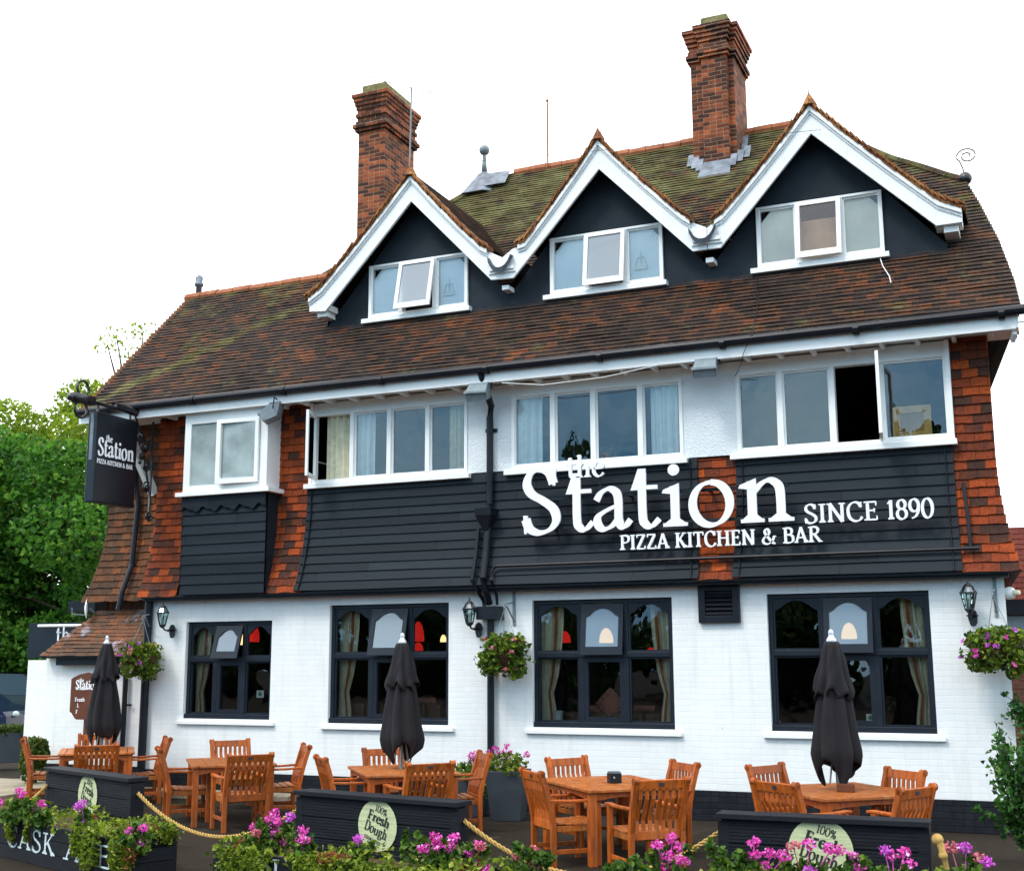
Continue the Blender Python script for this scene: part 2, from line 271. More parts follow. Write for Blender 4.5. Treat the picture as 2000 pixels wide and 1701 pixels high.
def board_mat(name,c0,c1,dz,z0):
    m,n,l,b=nm(name); b.inputs['Roughness'].default_value=.6; b.inputs['Specular IOR Level'].default_value=.15
    g=n.new('ShaderNodeNewGeometry'); s=n.new('ShaderNodeSeparateXYZ'); l.new(g.outputs['Position'],s.inputs[0])
    row=M2(n,l,'FLOOR',M2(n,l,'DIVIDE',M2(n,l,'SUBTRACT',s.outputs['Z'],z0),dz))
    w0=n.new('ShaderNodeTexWhiteNoise'); w0.noise_dimensions='1D'; l.new(row,w0.inputs['W'])
    uu=M2(n,l,'ADD',M2(n,l,'DIVIDE',s.outputs['X'],2.7),M2(n,l,'MULTIPLY',w0.outputs['Value'],5.0)); cf=M2(n,l,'FLOOR',uu); fr=M2(n,l,'FRACT',uu)
    cv=n.new('ShaderNodeCombineXYZ'); l.new(row,cv.inputs[0]); l.new(cf,cv.inputs[1]); w1=n.new('ShaderNodeTexWhiteNoise'); w1.noise_dimensions='3D'; l.new(cv.outputs[0],w1.inputs['Vector'])
    mp=n.new('ShaderNodeMapping'); mp.inputs['Scale'].default_value=(1.2,1,9); l.new(g.outputs['Position'],mp.inputs[0])
    t=n.new('ShaderNodeTexNoise'); t.inputs['Scale'].default_value=1.6; t.inputs['Detail'].default_value=9; t.inputs['Roughness'].default_value=.7; l.new(mp.outputs[0],t.inputs['Vector'])
    f=M2(n,l,'ADD',M2(n,l,'MULTIPLY',w1.outputs['Value'],.5),M2(n,l,'MULTIPLY',t.outputs['Fac'],.6))
    r=n.new('ShaderNodeValToRGB'); l.new(f,r.inputs[0]); r.color_ramp.elements[0].position=.15; r.color_ramp.elements[1].position=.95; r.color_ramp.elements[0].color=(*c0,1); r.color_ramp.elements[1].color=(*c1,1)
    j=M2(n,l,'GREATER_THAN',fr,.004); mu=n.new('ShaderNodeMixRGB'); mu.blend_type='MULTIPLY'; mu.inputs[0].default_value=1; l.new(r.outputs[0],mu.inputs[1]); l.new(M2(n,l,'ADD',M2(n,l,'MULTIPLY',j,.85),.15),mu.inputs[2]); l.new(mu.outputs[0],b.inputs['Base Color'])
    bp=n.new('ShaderNodeBump'); bp.inputs['Strength'].default_value=.35; bp.inputs['Distance'].default_value=.01; l.new(t.outputs['Fac'],bp.inputs['Height']); l.new(bp.outputs[0],b.inputs['Normal']); return m
K['board']=board_mat('weatherboard_paint',(.006,.0095,.0135),(.018,.026,.034),.1345,3.05)
def wood_mat(name,a,b_,grey):
    """grain along each member, and every chair a little different in age"""
    m,n,l,b=nm(name); b.inputs['Roughness'].default_value=.48; b.inputs['Specular IOR Level'].default_value=.4
    tc=n.new('ShaderNodeTexCoord'); mp=n.new('ShaderNodeMapping'); mp.inputs['Scale'].default_value=(3,3,.5); l.new(tc.outputs['Object'],mp.inputs[0])
    oi=n.new('ShaderNodeObjectInfo'); ad=n.new('ShaderNodeVectorMath'); ad.operation='ADD'; l.new(mp.outputs[0],ad.inputs[0])
    cb=n.new('ShaderNodeCombineXYZ'); l.new(M2(n,l,'MULTIPLY',oi.outputs['Random'],40.0),cb.inputs[0]); l.new(cb.outputs[0],ad.inputs[1])
    t=n.new('ShaderNodeTexNoise'); t.inputs['Scale'].default_value=7; t.inputs['Detail'].default_value=10; t.inputs['Roughness'].default_value=.7; t.inputs['Distortion'].default_value=.6; l.new(ad.outputs[0],t.inputs['Vector'])
    r=n.new('ShaderNodeValToRGB'); l.new(t.outputs['Fac'],r.inputs[0]); r.color_ramp.elements[0].position=.30; r.color_ramp.elements[1].position=.70; r.color_ramp.elements[0].color=(*a,1); r.color_ramp.elements[1].color=(*b_,1)
    t2=n.new('ShaderNodeTexNoise'); t2.inputs['Scale'].default_value=2.6; t2.inputs['Detail'].default_value=6; l.new(ad.outputs[0],t2.inputs['Vector'])
    mg=n.new('ShaderNodeMapRange'); mg.inputs[1].default_value=.52; mg.inputs[2].default_value=.75; mg.inputs[4].default_value=grey; l.new(t2.outputs['Fac'],mg.inputs[0])
    mx=n.new('ShaderNodeMixRGB'); l.new(mg.outputs[0],mx.inputs[0]); l.new(r.outputs[0],mx.inputs[1]); mx.inputs[2].default_value=(.42,.26,.14,1)
    br=n.new('ShaderNodeMapRange'); br.inputs[3].default_value=.72; br.inputs[4].default_value=1.12; l.new(oi.outputs['Random'],br.inputs[0])
    mu=n.new('ShaderNodeMixRGB'); mu.blend_type='MULTIPLY'; mu.inputs[0].default_value=1; l.new(mx.outputs[0],mu.inputs[1]); l.new(br.outputs[0],mu.inputs[2]); l.new(mu.outputs[0],b.inputs['Base Color'])
    bp=n.new('ShaderNodeBump'); bp.inputs['Strength'].default_value=.25; bp.inputs['Distance'].default_value=.006; l.new(t.outputs['Fac'],bp.inputs['Height']); l.new(bp.outputs[0],b.inputs['Normal']); return m
K['wood']=wood_mat('teak',(.17,.033,.003),(.58,.13,.010),.15)
K['wood2']=wood_mat('worn_teak',(.17,.042,.006),(.58,.17,.025),.5)

K['dglass']=glass_mat('gable_glass',tint=(.97,.98,.98),boost=1.5,bias=.02)
K['pinkrefl']=glass_mat('gable_casement_glass',tint=(.95,.86,.78),boost=1.2,bias=.02)  # tint adds to the orange-pink reflection painted in this casement

def asphalt_mat():
    m,n,l,b=nm('worn_asphalt'); b.inputs['Roughness'].default_value=.95; b.inputs['Specular IOR Level'].default_value=.08
    g=n.new('ShaderNodeNewGeometry')
    def nz_(sc,d=8,r=.65):
        t=n.new('ShaderNodeTexNoise'); t.inputs['Scale'].default_value=sc; t.inputs['Detail'].default_value=d; t.inputs['Roughness'].default_value=r; l.new(g.outputs['Position'],t.inputs['Vector']); return t.outputs['Fac']
    def rng(f,a,b_,c=0,d=1):
        q=n.new('ShaderNodeMapRange'); q.inputs[1].default_value=a; q.inputs[2].default_value=b_; q.inputs[3].default_value=c; q.inputs[4].default_value=d; l.new(f,q.inputs[0]); return q.outputs[0]
    def mix(f,a,c):
        q=n.new('ShaderNodeMixRGB'); l.new(f,q.inputs[0])
        if hasattr(a,'links'): l.new(a,q.inputs[1])
        else: q.inputs[1].default_value=(*a,1)
        q.inputs[2].default_value=(*c,1); return q.outputs[0]
    c=mix(rng(nz_(70,4),.35,.65),(.014,.011,.008),(.042,.034,.026))
    c=mix(rng(nz_(.9),.52,.68,0,.75),c,(.020,.019,.009))
    c=mix(rng(nz_(2.3),.56,.7,0,.6),c,(.060,.050,.038))
    v=n.new('ShaderNodeTexVoronoi'); v.inputs['Scale'].default_value=9; l.new(g.outputs['Position'],v.inputs['Vector'])
    c=mix(rng(v.outputs['Distance'],.05,.09,.9,0),c,(.16,.13,.08))
    l.new(c,b.inputs['Base Color'])
    bp=n.new('ShaderNodeBump'); bp.inputs['Strength'].default_value=.6; bp.inputs['Distance'].default_value=.012; l.new(nz_(120,4),bp.inputs['Height']); l.new(bp.outputs[0],b.inputs['Normal']); return m
K['asphalt']=asphalt_mat()
# ---------------- mesh helpers ----------------
class MB:
    def __init__(s): s.v=[]; s.f=[]
    def q(s,*p):
        i=len(s.v); s.v+= [tuple(x) for x in p]; s.f.append(tuple(range(i,i+len(p))))
    def box(s,x0,x1,y0,y1,z0,z1):
        s.obox(Vector(((x0+x1)/2,(y0+y1)/2,(z0+z1)/2)),Vector(((x1-x0)/2,0,0)),Vector((0,(y1-y0)/2,0)),Vector((0,0,(z1-z0)/2))); return s
    def obox(s,c,a,b,d):
        i=len(s.v); c=Vector(c)
        for k in (-1,1):
            for j in (-1,1):
                for h in (-1,1): s.v.append(tuple(c+a*h+b*j+d*k))
        for f in ((0,2,3,1),(4,5,7,6),(0,1,5,4),(2,6,7,3),(0,4,6,2),(1,3,7,5)): s.f.append(tuple(i+t for t in f))
        return s
    def beam(s,p,q,w,h,up=Vector((0,0,1))):
        p=Vector(p);q=Vector(q);d=q-p; L=d.length
        if L<1e-6: return s
        d/=L; r=d.cross(up)
        if r.length<1e-4: r=d.cross(Vector((0,1,0)))
        r.normalize(); u=r.cross(d)
        return s.obox((p+q)/2,r*(w/2),d*(L/2),u*(h/2))
    def tube(s,pts,r,n=8,closed=False):
        pts=[Vector(p) for p in pts]; rr=r if isinstance(r,(list,tuple)) else [r]*len(pts); base=len(s.v); prev=None
        for i,p in enumerate(pts):
            a=pts[max(0,i-1)];b=pts[min(len(pts)-1,i+1)]; d=(b-a).normalized()
            ref=Vector((0,0,1)) if abs(d.z)<.95 else Vector((1,0,0))
            x=d.cross(ref).normalized(); y=d.cross(x)
            for k in range(n):
                t=2*math.pi*k/n; s.v.append(tuple(p+(x*math.cos(t)+y*math.sin(t))*rr[i]))
        for i in range(len(pts)-1):
            for k in range(n):
                a=base+i*n+k;b=base+i*n+(k+1)%n; s.f.append((a,b,b+n,a+n))
        s.f.append(tuple(base+k for k in range(n))); s.f.append(tuple(base+(len(pts)-1)*n+k for k in reversed(range(n))))
        return s
    def lathe(s,prof,c,n=16,a0=0):
        c=Vector(c); base=len(s.v)
        for r,z in prof:
            for k in range(n):
                t=2*math.pi*k/n+a0; s.v.append((c.x+r*math.cos(t),c.y+r*math.sin(t),c.z+z))
        for i in range(len(prof)-1):
            for k in range(n):
                a=base+i*n+k;b=base+i*n+(k+1)%n; s.f.append((a,b,b+n,a+n))
        s.f.append(tuple(base+k for k in reversed(range(n)))); s.f.append(tuple(base+(len(prof)-1)*n+k for k in range(n)))
        return s
    def ball(s,c,r,n=12):
        return s.lathe([(max(1e-3,r*math.sin(math.pi*i/8)),-r*math.cos(math.pi*i/8)) for i in range(9)],c,n)
    def prism(s,poly,N):   # poly: list of Vectors (planar), N: extrusion vector
        i=len(s.v);n=len(poly); N=Vector(N)
        s.v+=[tuple(p) for p in poly]+[tuple(Vector(p)+N) for p in poly]
        s.f.append(tuple(range(i,i+n))); s.f.append(tuple(range(i+2*n-1,i+n-1,-1)))
        for k in range(n):
            j=(k+1)%n; s.f.append((i+k,i+n+k,i+n+j,i+j))
        return s
    def ring(s,outer,inner,N):   # two loops of equal length, extruded
        n=len(outer); N=Vector(N)
        for k in range(n):
            j=(k+1)%n; a,b,c,d=Vector(outer[k]),Vector(outer[j]),Vector(inner[j]),Vector(inner[k])
            s.q(a,b,c,d); s.q(a+N,d+N,c+N,b+N); s.q(a,a+N,b+N,b); s.q(d,c,c+N,d+N)
        return s
    def build(s,name,m,parent=None,smooth=False,bevel=0,origin=None):
        me=bpy.data.meshes.new(name)
        vs=s.v
        o=bpy.data.objects.new(name,me); COL.objects.link(o)
        off=Vector((0,0,0))
        if origin is not None: off=Vector(origin)
        elif parent is not None: off=parent.matrix_world.translation.copy() if parent.get('_w') is None else Vector(parent['_w'])
        me.from_pydata([(a[0]-off.x,a[1]-off.y,a[2]-off.z) for a in vs],[],s.f); me.validate(); me.update()
        me.materials.append(K[m] if isinstance(m,str) else m)
        if smooth:
            me.polygons.foreach_set('use_smooth',[True]*len(me.polygons)); 
        if origin is not None: o.location=off; o['_w']=tuple(off)
        if parent is not None:
            o.parent=parent; o['_w']=tuple(off)
            if origin is not None: o.location=off-Vector(parent['_w'])
        if bevel:
            b=o.modifiers.new('bevel','BEVEL'); b.width=bevel; b.segments=2; b.limit_method='ANGLE'
        return o
def tag(o,label=None,cat=None,group=None,kind=None):
    if label: o['label']=label
    if cat: o['category']=cat
    if group: o['group']=group
    if kind: o['kind']=kind
    return o
def thing(name,label,cat,loc=(0,0,0),group=None):
    o=bpy.data.objects.new(name,None); COL.objects.link(o); o.location=loc; o['_w']=tuple(loc); o.empty_display_size=.2
    return tag(o,label,cat,group)
def kids(o): return list(o.children)
def dup(root,loc,rz,label=None,scale=None):
    r=root.copy(); COL.objects.link(r); r.location=loc; r.rotation_euler=(0,0,rz); r['_w']=tuple(loc)
    if scale: r.scale=scale
    if label: r['label']=label
    for ch in kids(root):
        c=ch.copy(); COL.objects.link(c); c.parent=r
        for g in kids(ch):
            d=g.copy(); COL.objects.link(d); d.parent=c
    return r
# lapped courses of boards or tiles on a vertical profile y(z), or on a slope
def courses(mb,x0,x1,z0,z1,prof,g,lip,seg=.25,jit=0.0,xl=None,xr=None,toe=None):
    """x-courses; prof(z)->y (front is -y). xl/xr: functions of z for ragged ends"""
    k=0;z=z0
    while z<z1-1e-4:
        zt=min(z+g,z1); a=xl(z) if xl else x0; b=xr(z) if xr else x1
        n=max(1,int((b-a)/seg)); off=[random.uniform(-jit,jit) for _ in range(n+1)]
        if toe: off=[o+toe*.25*math.sin(k*.3+i*.5) for i,o in enumerate(off)]
        for i in range(n):
            xa=a+(b-a)*i/n; xb=a+(b-a)*(i+1)/n; da,db=off[i],off[i+1]
            ya,yb=prof(z)-lip,prof(zt)
            A=(xa,ya-abs(da)*.5,z+da);B=(xb,ya-abs(db)*.5,z+db);C_=(xb,yb,zt+.004);D=(xa,yb,zt+.004)
            mb.q(A,B,C_,D)
            mb.q((xa,prof(z)+.01,z+da),(xb,prof(z)+.01,z+db),B,A)
            if i==n-1: mb.q(B,(xb,prof(z)+.02,z),(xb,prof(zt)+.02,zt),C_)
            if i==0: mb.q(A,D,(xa,prof(zt)+.02,zt),(xa,prof(z)+.02,z))
        z+=g;k+=1
    return mb
def wall_holes(mb,x0,x1,z0,z1,y,holes,thick):
    xs=sorted({x0,x1,*[h[0] for h in holes],*[h[1] for h in holes]}); zs=sorted({z0,z1,*[h[2] for h in holes],*[h[3] for h in holes]})
    for i in range(len(xs)-1):
        for j in range(len(zs)-1):
            cx=(xs[i]+xs[i+1])/2;cz=(zs[j]+zs[j+1])/2
            if any(h[0]<cx<h[1] and h[2]<cz<h[3] for h in holes): continue
            mb.q((xs[i],y,zs[j]),(xs[i+1],y,zs[j]),(xs[i+1],y,zs[j+1]),(xs[i],y,zs[j+1]))
    for a,b,c,d in holes:
        t=y+thick
        mb.q((a,y,c),(a,t,c),(a,t,d),(a,y,d)); mb.q((b,y,d),(b,t,d),(b,t,c),(b,y,c))
        mb.q((a,y,d),(a,t,d),(b,t,d),(b,y,d)); mb.q((b,y,c),(b,t,c),(a,t,c),(a,y,c))
    return mb
# leaf clouds
def leaves(mb,n,sampler,size,flat=.0,fold=.25,dropy=False):
    for _ in range(n):
        p=Vector(sampler()); sz=size*random.uniform(.6,1.35)
        a=Vector((random.gauss(0,1),random.gauss(0,1),random.gauss(0,1)*(1-flat)+ (-1.0 if dropy else 0))).normalized()
        b=a.cross(Vector((random.gauss(0,1),random.gauss(0,1),random.gauss(0,1)))).normalized(); c=a.cross(b)*fold
        i=len(mb.v)
        mb.v+=[tuple(p-a*sz*.5),tuple(p+b*sz*.42+c*sz),tuple(p+a*sz*.55),tuple(p-b*sz*.42+c*sz)]
        mb.f+=[(i,i+1,i+2),(i,i+2,i+3)]
    return mb
def ell(c,rx,ry,rz,shell=.0):
    c=Vector(c)
    def f():
        while True:
            d=Vector((random.uniform(-1,1),random.uniform(-1,1),random.uniform(-1,1)))
            if shell<d.length<1: return (c.x+d.x*rx,c.y+d.y*ry,c.z+d.z*rz)
    return f
def multi(fs,ws=None):
    return lambda: random.choices(fs,ws)[0]()
# ---------------- a small serif alphabet, drawn with a broad pen ----------------
def cat_rom(p,k=8):
    out=[]; P=[p[0]]+list(p)+[p[-1]]
    for i in range(1,len(P)-2):
        a,b,c,d=P[i-1],P[i],P[i+1],P[i+2]
        for j in range(k):
            t=j/k
            out.append(tuple(.5*((2*b[m])+(-a[m]+c[m])*t+(2*a[m]-5*b[m]+4*c[m]-d[m])*t*t+(-a[m]+3*b[m]-3*c[m]+d[m])*t**3) for m in (0,1)))
    out.append(tuple(p[-1])); return out
def el(cx,cy,rx,ry,a0=0,a1=360,n=9): return [(cx+rx*math.cos(R_(a0+(a1-a0)*i/n)),cy+ry*math.sin(R_(a0+(a1-a0)*i/n))) for i in range(n+1)]
def st(x,y0=0,y1=1): return ('l',[(x,y0),(x,y1)])
def sf(x,y,h=.15): return ('s',x,y,h)
GL={
'I':(.36,[st(.18),sf(.18,0),sf(.18,1)]),
'P':(.68,[st(.18),('c',[(.18,.97),(.42,.97),(.58,.88),(.61,.73),(.56,.58),(.42,.49),(.18,.49)]),sf(.18,0,.17),('s',.12,1,.1)]),
'R':(.78,[st(.18),('c',[(.18,.97),(.42,.97),(.56,.88),(.59,.75),(.53,.6),(.4,.52),(.18,.52)]),('l',[(.36,.52),(.70,.02)]),sf(.18,0,.16),('s',.12,1,.1),('s',.74,0,.09)]),
'B':(.70,[st(.18),('c',[(.18,.97),(.4,.97),(.54,.88),(.54,.66),(.4,.55),(.18,.54)]),('c',[(.2,.54),(.44,.53),(.61,.42),(.61,.14),(.44,.03),(.18,.03)]),('s',.12,0,.1),('s',.12,1,.1)]),
'D':(.82,[st(.18),('c',[(.18,.97),(.42,.97),(.64,.85),(.73,.5),(.64,.15),(.42,.03),(.18,.03)]),('s',.12,0,.1),('s',.12,1,.1)]),
'Z':(.68,[('h',.08,.6,.965),('h',.08,.62,.035),('w',[(.56,.95),(.12,.05)]),('t',.09,.97,.78),('t',.61,.03,.23)]),
'A':(.80,[('l',[(.10,0),(.39,1)]),('w',[(.38,1),(.68,0)]),('h',.20,.56,.33),sf(.10,0,.12),sf(.69,0,.14)]),
'K':(.78,[st(.18),('l',[(.22,.42),(.60,.98)]),('w',[(.33,.56),(.66,0)]),sf(.18,0),sf(.18,1),('s',.6,1,.12),('s',.68,0,.13)]),
'T':(.70,[st(.35),('h',.05,.65,.965),('t',.06,.97,.76),('t',.64,.97,.76),sf(.35,0,.16)]),
'C':(.76,[('c',[(.66,.74),(.58,.92),(.42,1.0),(.24,.93),(.11,.72),(.09,.47),(.15,.2),(.31,.03),(.48,.0),(.62,.07),(.70,.22)]),('t',.665,1,.7)]),
'G':(.82,[('c',[(.66,.74),(.58,.92),(.42,1.0),(.24,.93),(.11,.72),(.09,.47),(.15,.2),(.31,.03),(.48,.0),(.66,.08)]),('t',.665,1,.7),st(.68,.04,.42),('s',.66,.42,.14)]),
'H':(.86,[st(.18),st(.68),('h',.18,.68,.52),sf(.18,0),sf(.18,1),sf(.68,0),sf(.68,1)]),
'E':(.66,[st(.18),('h',.18,.56,.965),('h',.18,.48,.52),('h',.18,.58,.035),('t',.55,.97,.77),('t',.58,.03,.24),('t',.47,.62,.42),('s',.11,0,.09),('s',.11,1,.09)]),
'F':(.62,[st(.18),('h',.18,.56,.965),('h',.18,.47,.52),('t',.55,.97,.75),('t',.46,.63,.41),sf(.18,0,.16),('s',.11,1,.09)]),
'L':(.64,[st(.18),('h',.18,.58,.035),('t',.58,.03,.26),sf(.18,1),('s',.11,0,.09)]),
'N':(.86,[('l',[(.17,0),(.17,1)]),st(.70),('w',[(.15,1),(.70,0)]),sf(.17,0,.13),('s',.12,1,.1),sf(.70,1,.14)]),
'U':(.84,[('c',[(.17,1),(.17,.35),(.22,.12),(.42,.0),(.6,.1),(.67,.35),(.67,1)]),sf(.17,1),sf(.67,1,.13)]),
'S':(.64,[('c',[(.51,.76),(.45,.93),(.31,1.0),(.16,.94),(.10,.78),(.17,.62),(.35,.5),(.51,.36),(.55,.19),(.46,.05),(.29,.0),(.14,.07),(.08,.22)]),('t',.52,.99,.73),('t',.075,.28,-.01)]),
'&':(.92,[('c',[(.80,.52),(.66,.18),(.40,.0),(.16,.07),(.10,.26),(.22,.45),(.42,.6),(.49,.8),(.38,.98),(.24,.9),(.24,.7),(.42,.42),(.66,.1),(.84,.02)]),('s',.8,.52,.09)]),
'1':(.46,[st(.24),('l',[(.08,.82),(.25,.98)]),sf(.24,0,.16)]),
'8':(.62,[('c',el(.31,.75,.19,.24,90,450,12)),('c',el(.31,.26,.23,.27,90,450,12))]),
'9':(.62,[('c',el(.31,.68,.22,.32,90,450,12)),('c',[(.53,.66),(.5,.35),(.36,.1),(.16,.0)])]),
'0':(.66,[('c',el(.33,.5,.25,.5,90,450,14))]),
'%':(.8,[('c',el(.2,.75,.12,.2,90,450,10)),('c',el(.6,.25,.12,.2,90,450,10)),('l',[(.18,.0),(.62,1)])]),
't':(.46,[('c',[(.20,.86),(.20,.2),(.24,.06),(.34,.02),(.46,.13)]),('h',.04,.44,.625),('p',[(.02,.59),(.14,.92),(.26,.92),(.26,.59)])]),
'h':(.72,[st(.16,0,1.02),('c',[(.16,.46),(.28,.6),(.40,.63),(.52,.52),(.53,.3),(.53,0)]),sf(.16,0,.15),sf(.53,0,.15),('p',[(.03,.98),(.10,.94),(.16,1.04)])]),
'e':(.58,[('c',[(.10,.36),(.30,.37),(.50,.39),(.46,.56),(.32,.64),(.17,.57),(.09,.36),(.13,.14),(.29,.01),(.43,.04),(.53,.15)])]),
'a':(.66,[('c',[(.09,.46),(.17,.58),(.31,.64),(.43,.57),(.46,.42),(.46,.16),(.50,.05),(.57,.04),(.66,.14)]),('c',[(.46,.38),(.26,.30),(.12,.21),(.11,.09),(.2,.01),(.34,.05),(.46,.17)])]),
'i':(.36,[st(.19,0,.62),('o',.18,.87,.085),sf(.19,0,.17),('p',[(.01,.52),(.03,.57),(.25,.66),(.25,.5),(.13,.5)])]),
'o':(.68,[('c',el(.34,.32,.25,.325,90,450,14))]),
'n':(.76,[st(.19,0,.62),('c',[(.19,.42),(.32,.57),(.44,.62),(.55,.54),(.575,.38),(.575,0)]),sf(.19,0,.16),sf(.575,0,.17),('p',[(.01,.52),(.03,.57),(.25,.66),(.25,.5),(.13,.5)])]),
'r':(.50,[st(.19,0,.62),('c',[(.19,.40),(.30,.56),(.42,.62)]),('o',.42,.55,.075),sf(.19,0,.17),('p',[(.01,.52),(.03,.57),(.25,.66),(.25,.5),(.13,.5)])]),
's':(.48,[('c',[(.38,.48),(.33,.60),(.23,.64),(.12,.59),(.09,.48),(.17,.38),(.30,.31),(.40,.21),(.38,.07),(.25,.0),(.13,.04),(.07,.15)]),('t',.385,.63,.46),('t',.065,.18,.0)]),
'u':(.74,[('c',[(.15,.62),(.15,.22),(.22,.06),(.34,.01),(.55,.14)]),st(.56,0,.64),('s',.09,.61,.08),('s',.5,.61,.08),('s',.63,.02,.08)]),
'g':(.62,[('c',el(.28,.44,.18,.2,90,450,12)),('c',[(.17,.27),(.12,.18),(.2,.1),(.4,.08),(.52,-.02),(.5,-.17),(.3,-.26),(.12,-.2),(.09,-.08),(.18,.02)]),('l',[(.42,.6),(.58,.62)])]),
' ':(.34,[]),
}
PEN=R_(20)
def glyph(mb,ch,org,U,V,N,sx,sy,W,T,depth,front=0.0,only_top=None):
    org=Vector(org); k=0
    def P3(p,o): return org+U*(p[0]*sx)+V*(p[1]*sy)+N*(front+o)
    asp=sx/sy
    def strip(pts,ws,o):
        L=[];Rr=[]
        for i,p in enumerate(pts):
            a=pts[max(0,i-1)];b=pts[min(len(pts)-1,i+1)]; dx,dy=(b[0]-a[0])*asp,b[1]-a[1]; q=math.hypot(dx,dy) or 1
            nx,ny=-dy/q,dx/q; h=ws[i]/2
            L.append((p[0]+nx*h/asp,p[1]+ny*h)); Rr.append((p[0]-nx*h/asp,p[1]-ny*h))
        B=N*(-depth)
        for i in range(len(pts)-1):
            a,b,c,d=P3(L[i],o),P3(Rr[i],o),P3(Rr[i+1],o),P3(L[i+1],o)
            mb.q(a,b,c,d)
            if depth>.01: mb.q(a,d,d+B,a+B); mb.q(b,b+B,c+B,c)
        if depth>.01:
            a,b=P3(L[0],o),P3(Rr[0],o); mb.q(a,a+B,b+B,b); a,b=P3(L[-1],o),P3(Rr[-1],o); mb.q(a,b,b+B,a+B)
    def poly(pts,o):
        pp=[P3(p,o) for p in pts]
        if depth>.01: mb.prism(pp,N*(-depth))
        else: mb.q(*pp)
    for s in GL[ch][1]:
        o=k*.0006; k+=1; t=s[0]
        if t in 'lcw':
            pts=s[1] if t!='c' else cat_rom(s[1],5)
            ws=[]
            for i,p in enumerate(pts):
                a=pts[max(0,i-1)];b=pts[min(len(pts)-1,i+1)]; ang=math.atan2(b[1]-a[1],(b[0]-a[0])*asp)
                ws.append(W if t=='w' else T+(W-T)*abs(math.sin(ang-PEN if t=='c' else ang-R_(0) if abs(math.cos(ang))<.2 else ang-R_(35)))**1.15)
            strip(pts,ws,o)
        elif t=='s': 
            strip([(s[1]-s[3],s[2]+(T*.5 if s[2]<.5 else -T*.5)),(s[1]+s[3],s[2]+(T*.5 if s[2]<.5 else -T*.5))],[T,T],o)
            if s[2]<.05 and s[3]>.12 and W>.1:   # bracketed foot
                poly([(s[1]-s[3]*.85,T*.9),(s[1]+s[3]*.85,T*.9),(s[1]+W*.5/asp,T*2.2),(s[1]-W*.5/asp,T*2.2)],o+.0003)
        elif t=='h': strip([(s[1],s[3]),(s[2],s[3])],[T*1.2]*2,o)
        elif t=='t': strip([(s[1],s[2]),(s[1],s[3])],[T*1.3,T*.7],o)
        elif t=='p': poly(s[1],o)
        elif t=='o': poly([(s[1]+s[3]*1.05/asp*math.cos(2*math.pi*i/20),s[2]+s[3]*1.05*math.sin(2*math.pi*i/20)) for i in range(20)],o)
def twidth(text,tr=0): return sum(GL[c][0]+tr for c in text)-tr
def text(mb,s,org,U,V,N,size,W=.15,T=.055,depth=.004,width=None,tr=0.02,center=False,front=0.0):
    tot=twidth(s,tr); sx=size if width is None else width/tot
    x=0; org=Vector(org)
    if center: org=org-U*(tot*sx/2)
    for c in s:
        glyph(mb,c,org+U*(x*sx),U,V,N,sx,size,W,T,depth,front); x+=GL[c][0]+tr
# ---------------- ground ----------------
g=MB(); g.q((-400,-300,0),(300,-300,0),(300,500,0),(-400,500,0)); tag(g.build('ground','asphalt'),kind='structure')
pv=MB()
for r in range(5):
    xx=-24.0+random.uniform(0,.4)
    while xx<-14.4:
        wdt=random.uniform(.7,1.2); y0=-2.6+r*.55
        if y0<.2: pv.box(xx,min(xx+wdt,-14.2)-.012,y0,y0+.54,0,.12+random.uniform(0,.012))
        xx+=wdt
tag(pv.build('paving','stone',bevel=.01),kind='structure')
pv=MB(); x0=-14.2
while x0<-11.2: 
    wd=random.uniform(.8,1.1); pv.box(x0,x0+wd-.01,-.42,-.02,0,.10+random.uniform(0,.01)); x0+=wd
tag(pv.build('kerb','stone',bevel=.012),kind='structure')
# ---------------- the pub ----------------
pub=thing('pub_building','white brick pub with weatherboarded upper floor, orange hung tiles and three white-edged roof gables','pub',(-7,0,0))
XL,XR=-13.32,-.58
# ground-floor windows as openings in the wall
GW=[]
for (ul,vl,ur,vr,vt,vb) in ((361,1300,529,1300,1213,1404),(642,1300,876,1300,1179,1414),(1040,1290,1315,1290,1169,1422),(1502,1290,1822,1290,1156,1430)):
    xm=(ul+ur)/2
    GW.append((X(ul,vl),X(ur,vr),Z(xm,vb),Z(xm,vt)))
zs=sum(h[2] for h in GW[1:])/3
wl_=MB(); wall_holes(wl_,XL,XR,.37,3.06,0,GW,.16)
wl_.q((XR,0,.37),(XR-.6,9,.37),(XR-.6,9,6),(XR,0,6)); wl_.q((XL,0,.37),(XL,9,.37),(XL,9,6),(XL,0,6)); wl_.q((XL,9,0),(XR-.6,9,0),(XR-.6,9,6),(XL,9,6))
wl_.build('wall','whitebrick',pub)
pb=MB(); pb.box(XL-.02,XR+.025,-.03,.3,0,.372); pb.build('plinth','plinthbrick',pub)
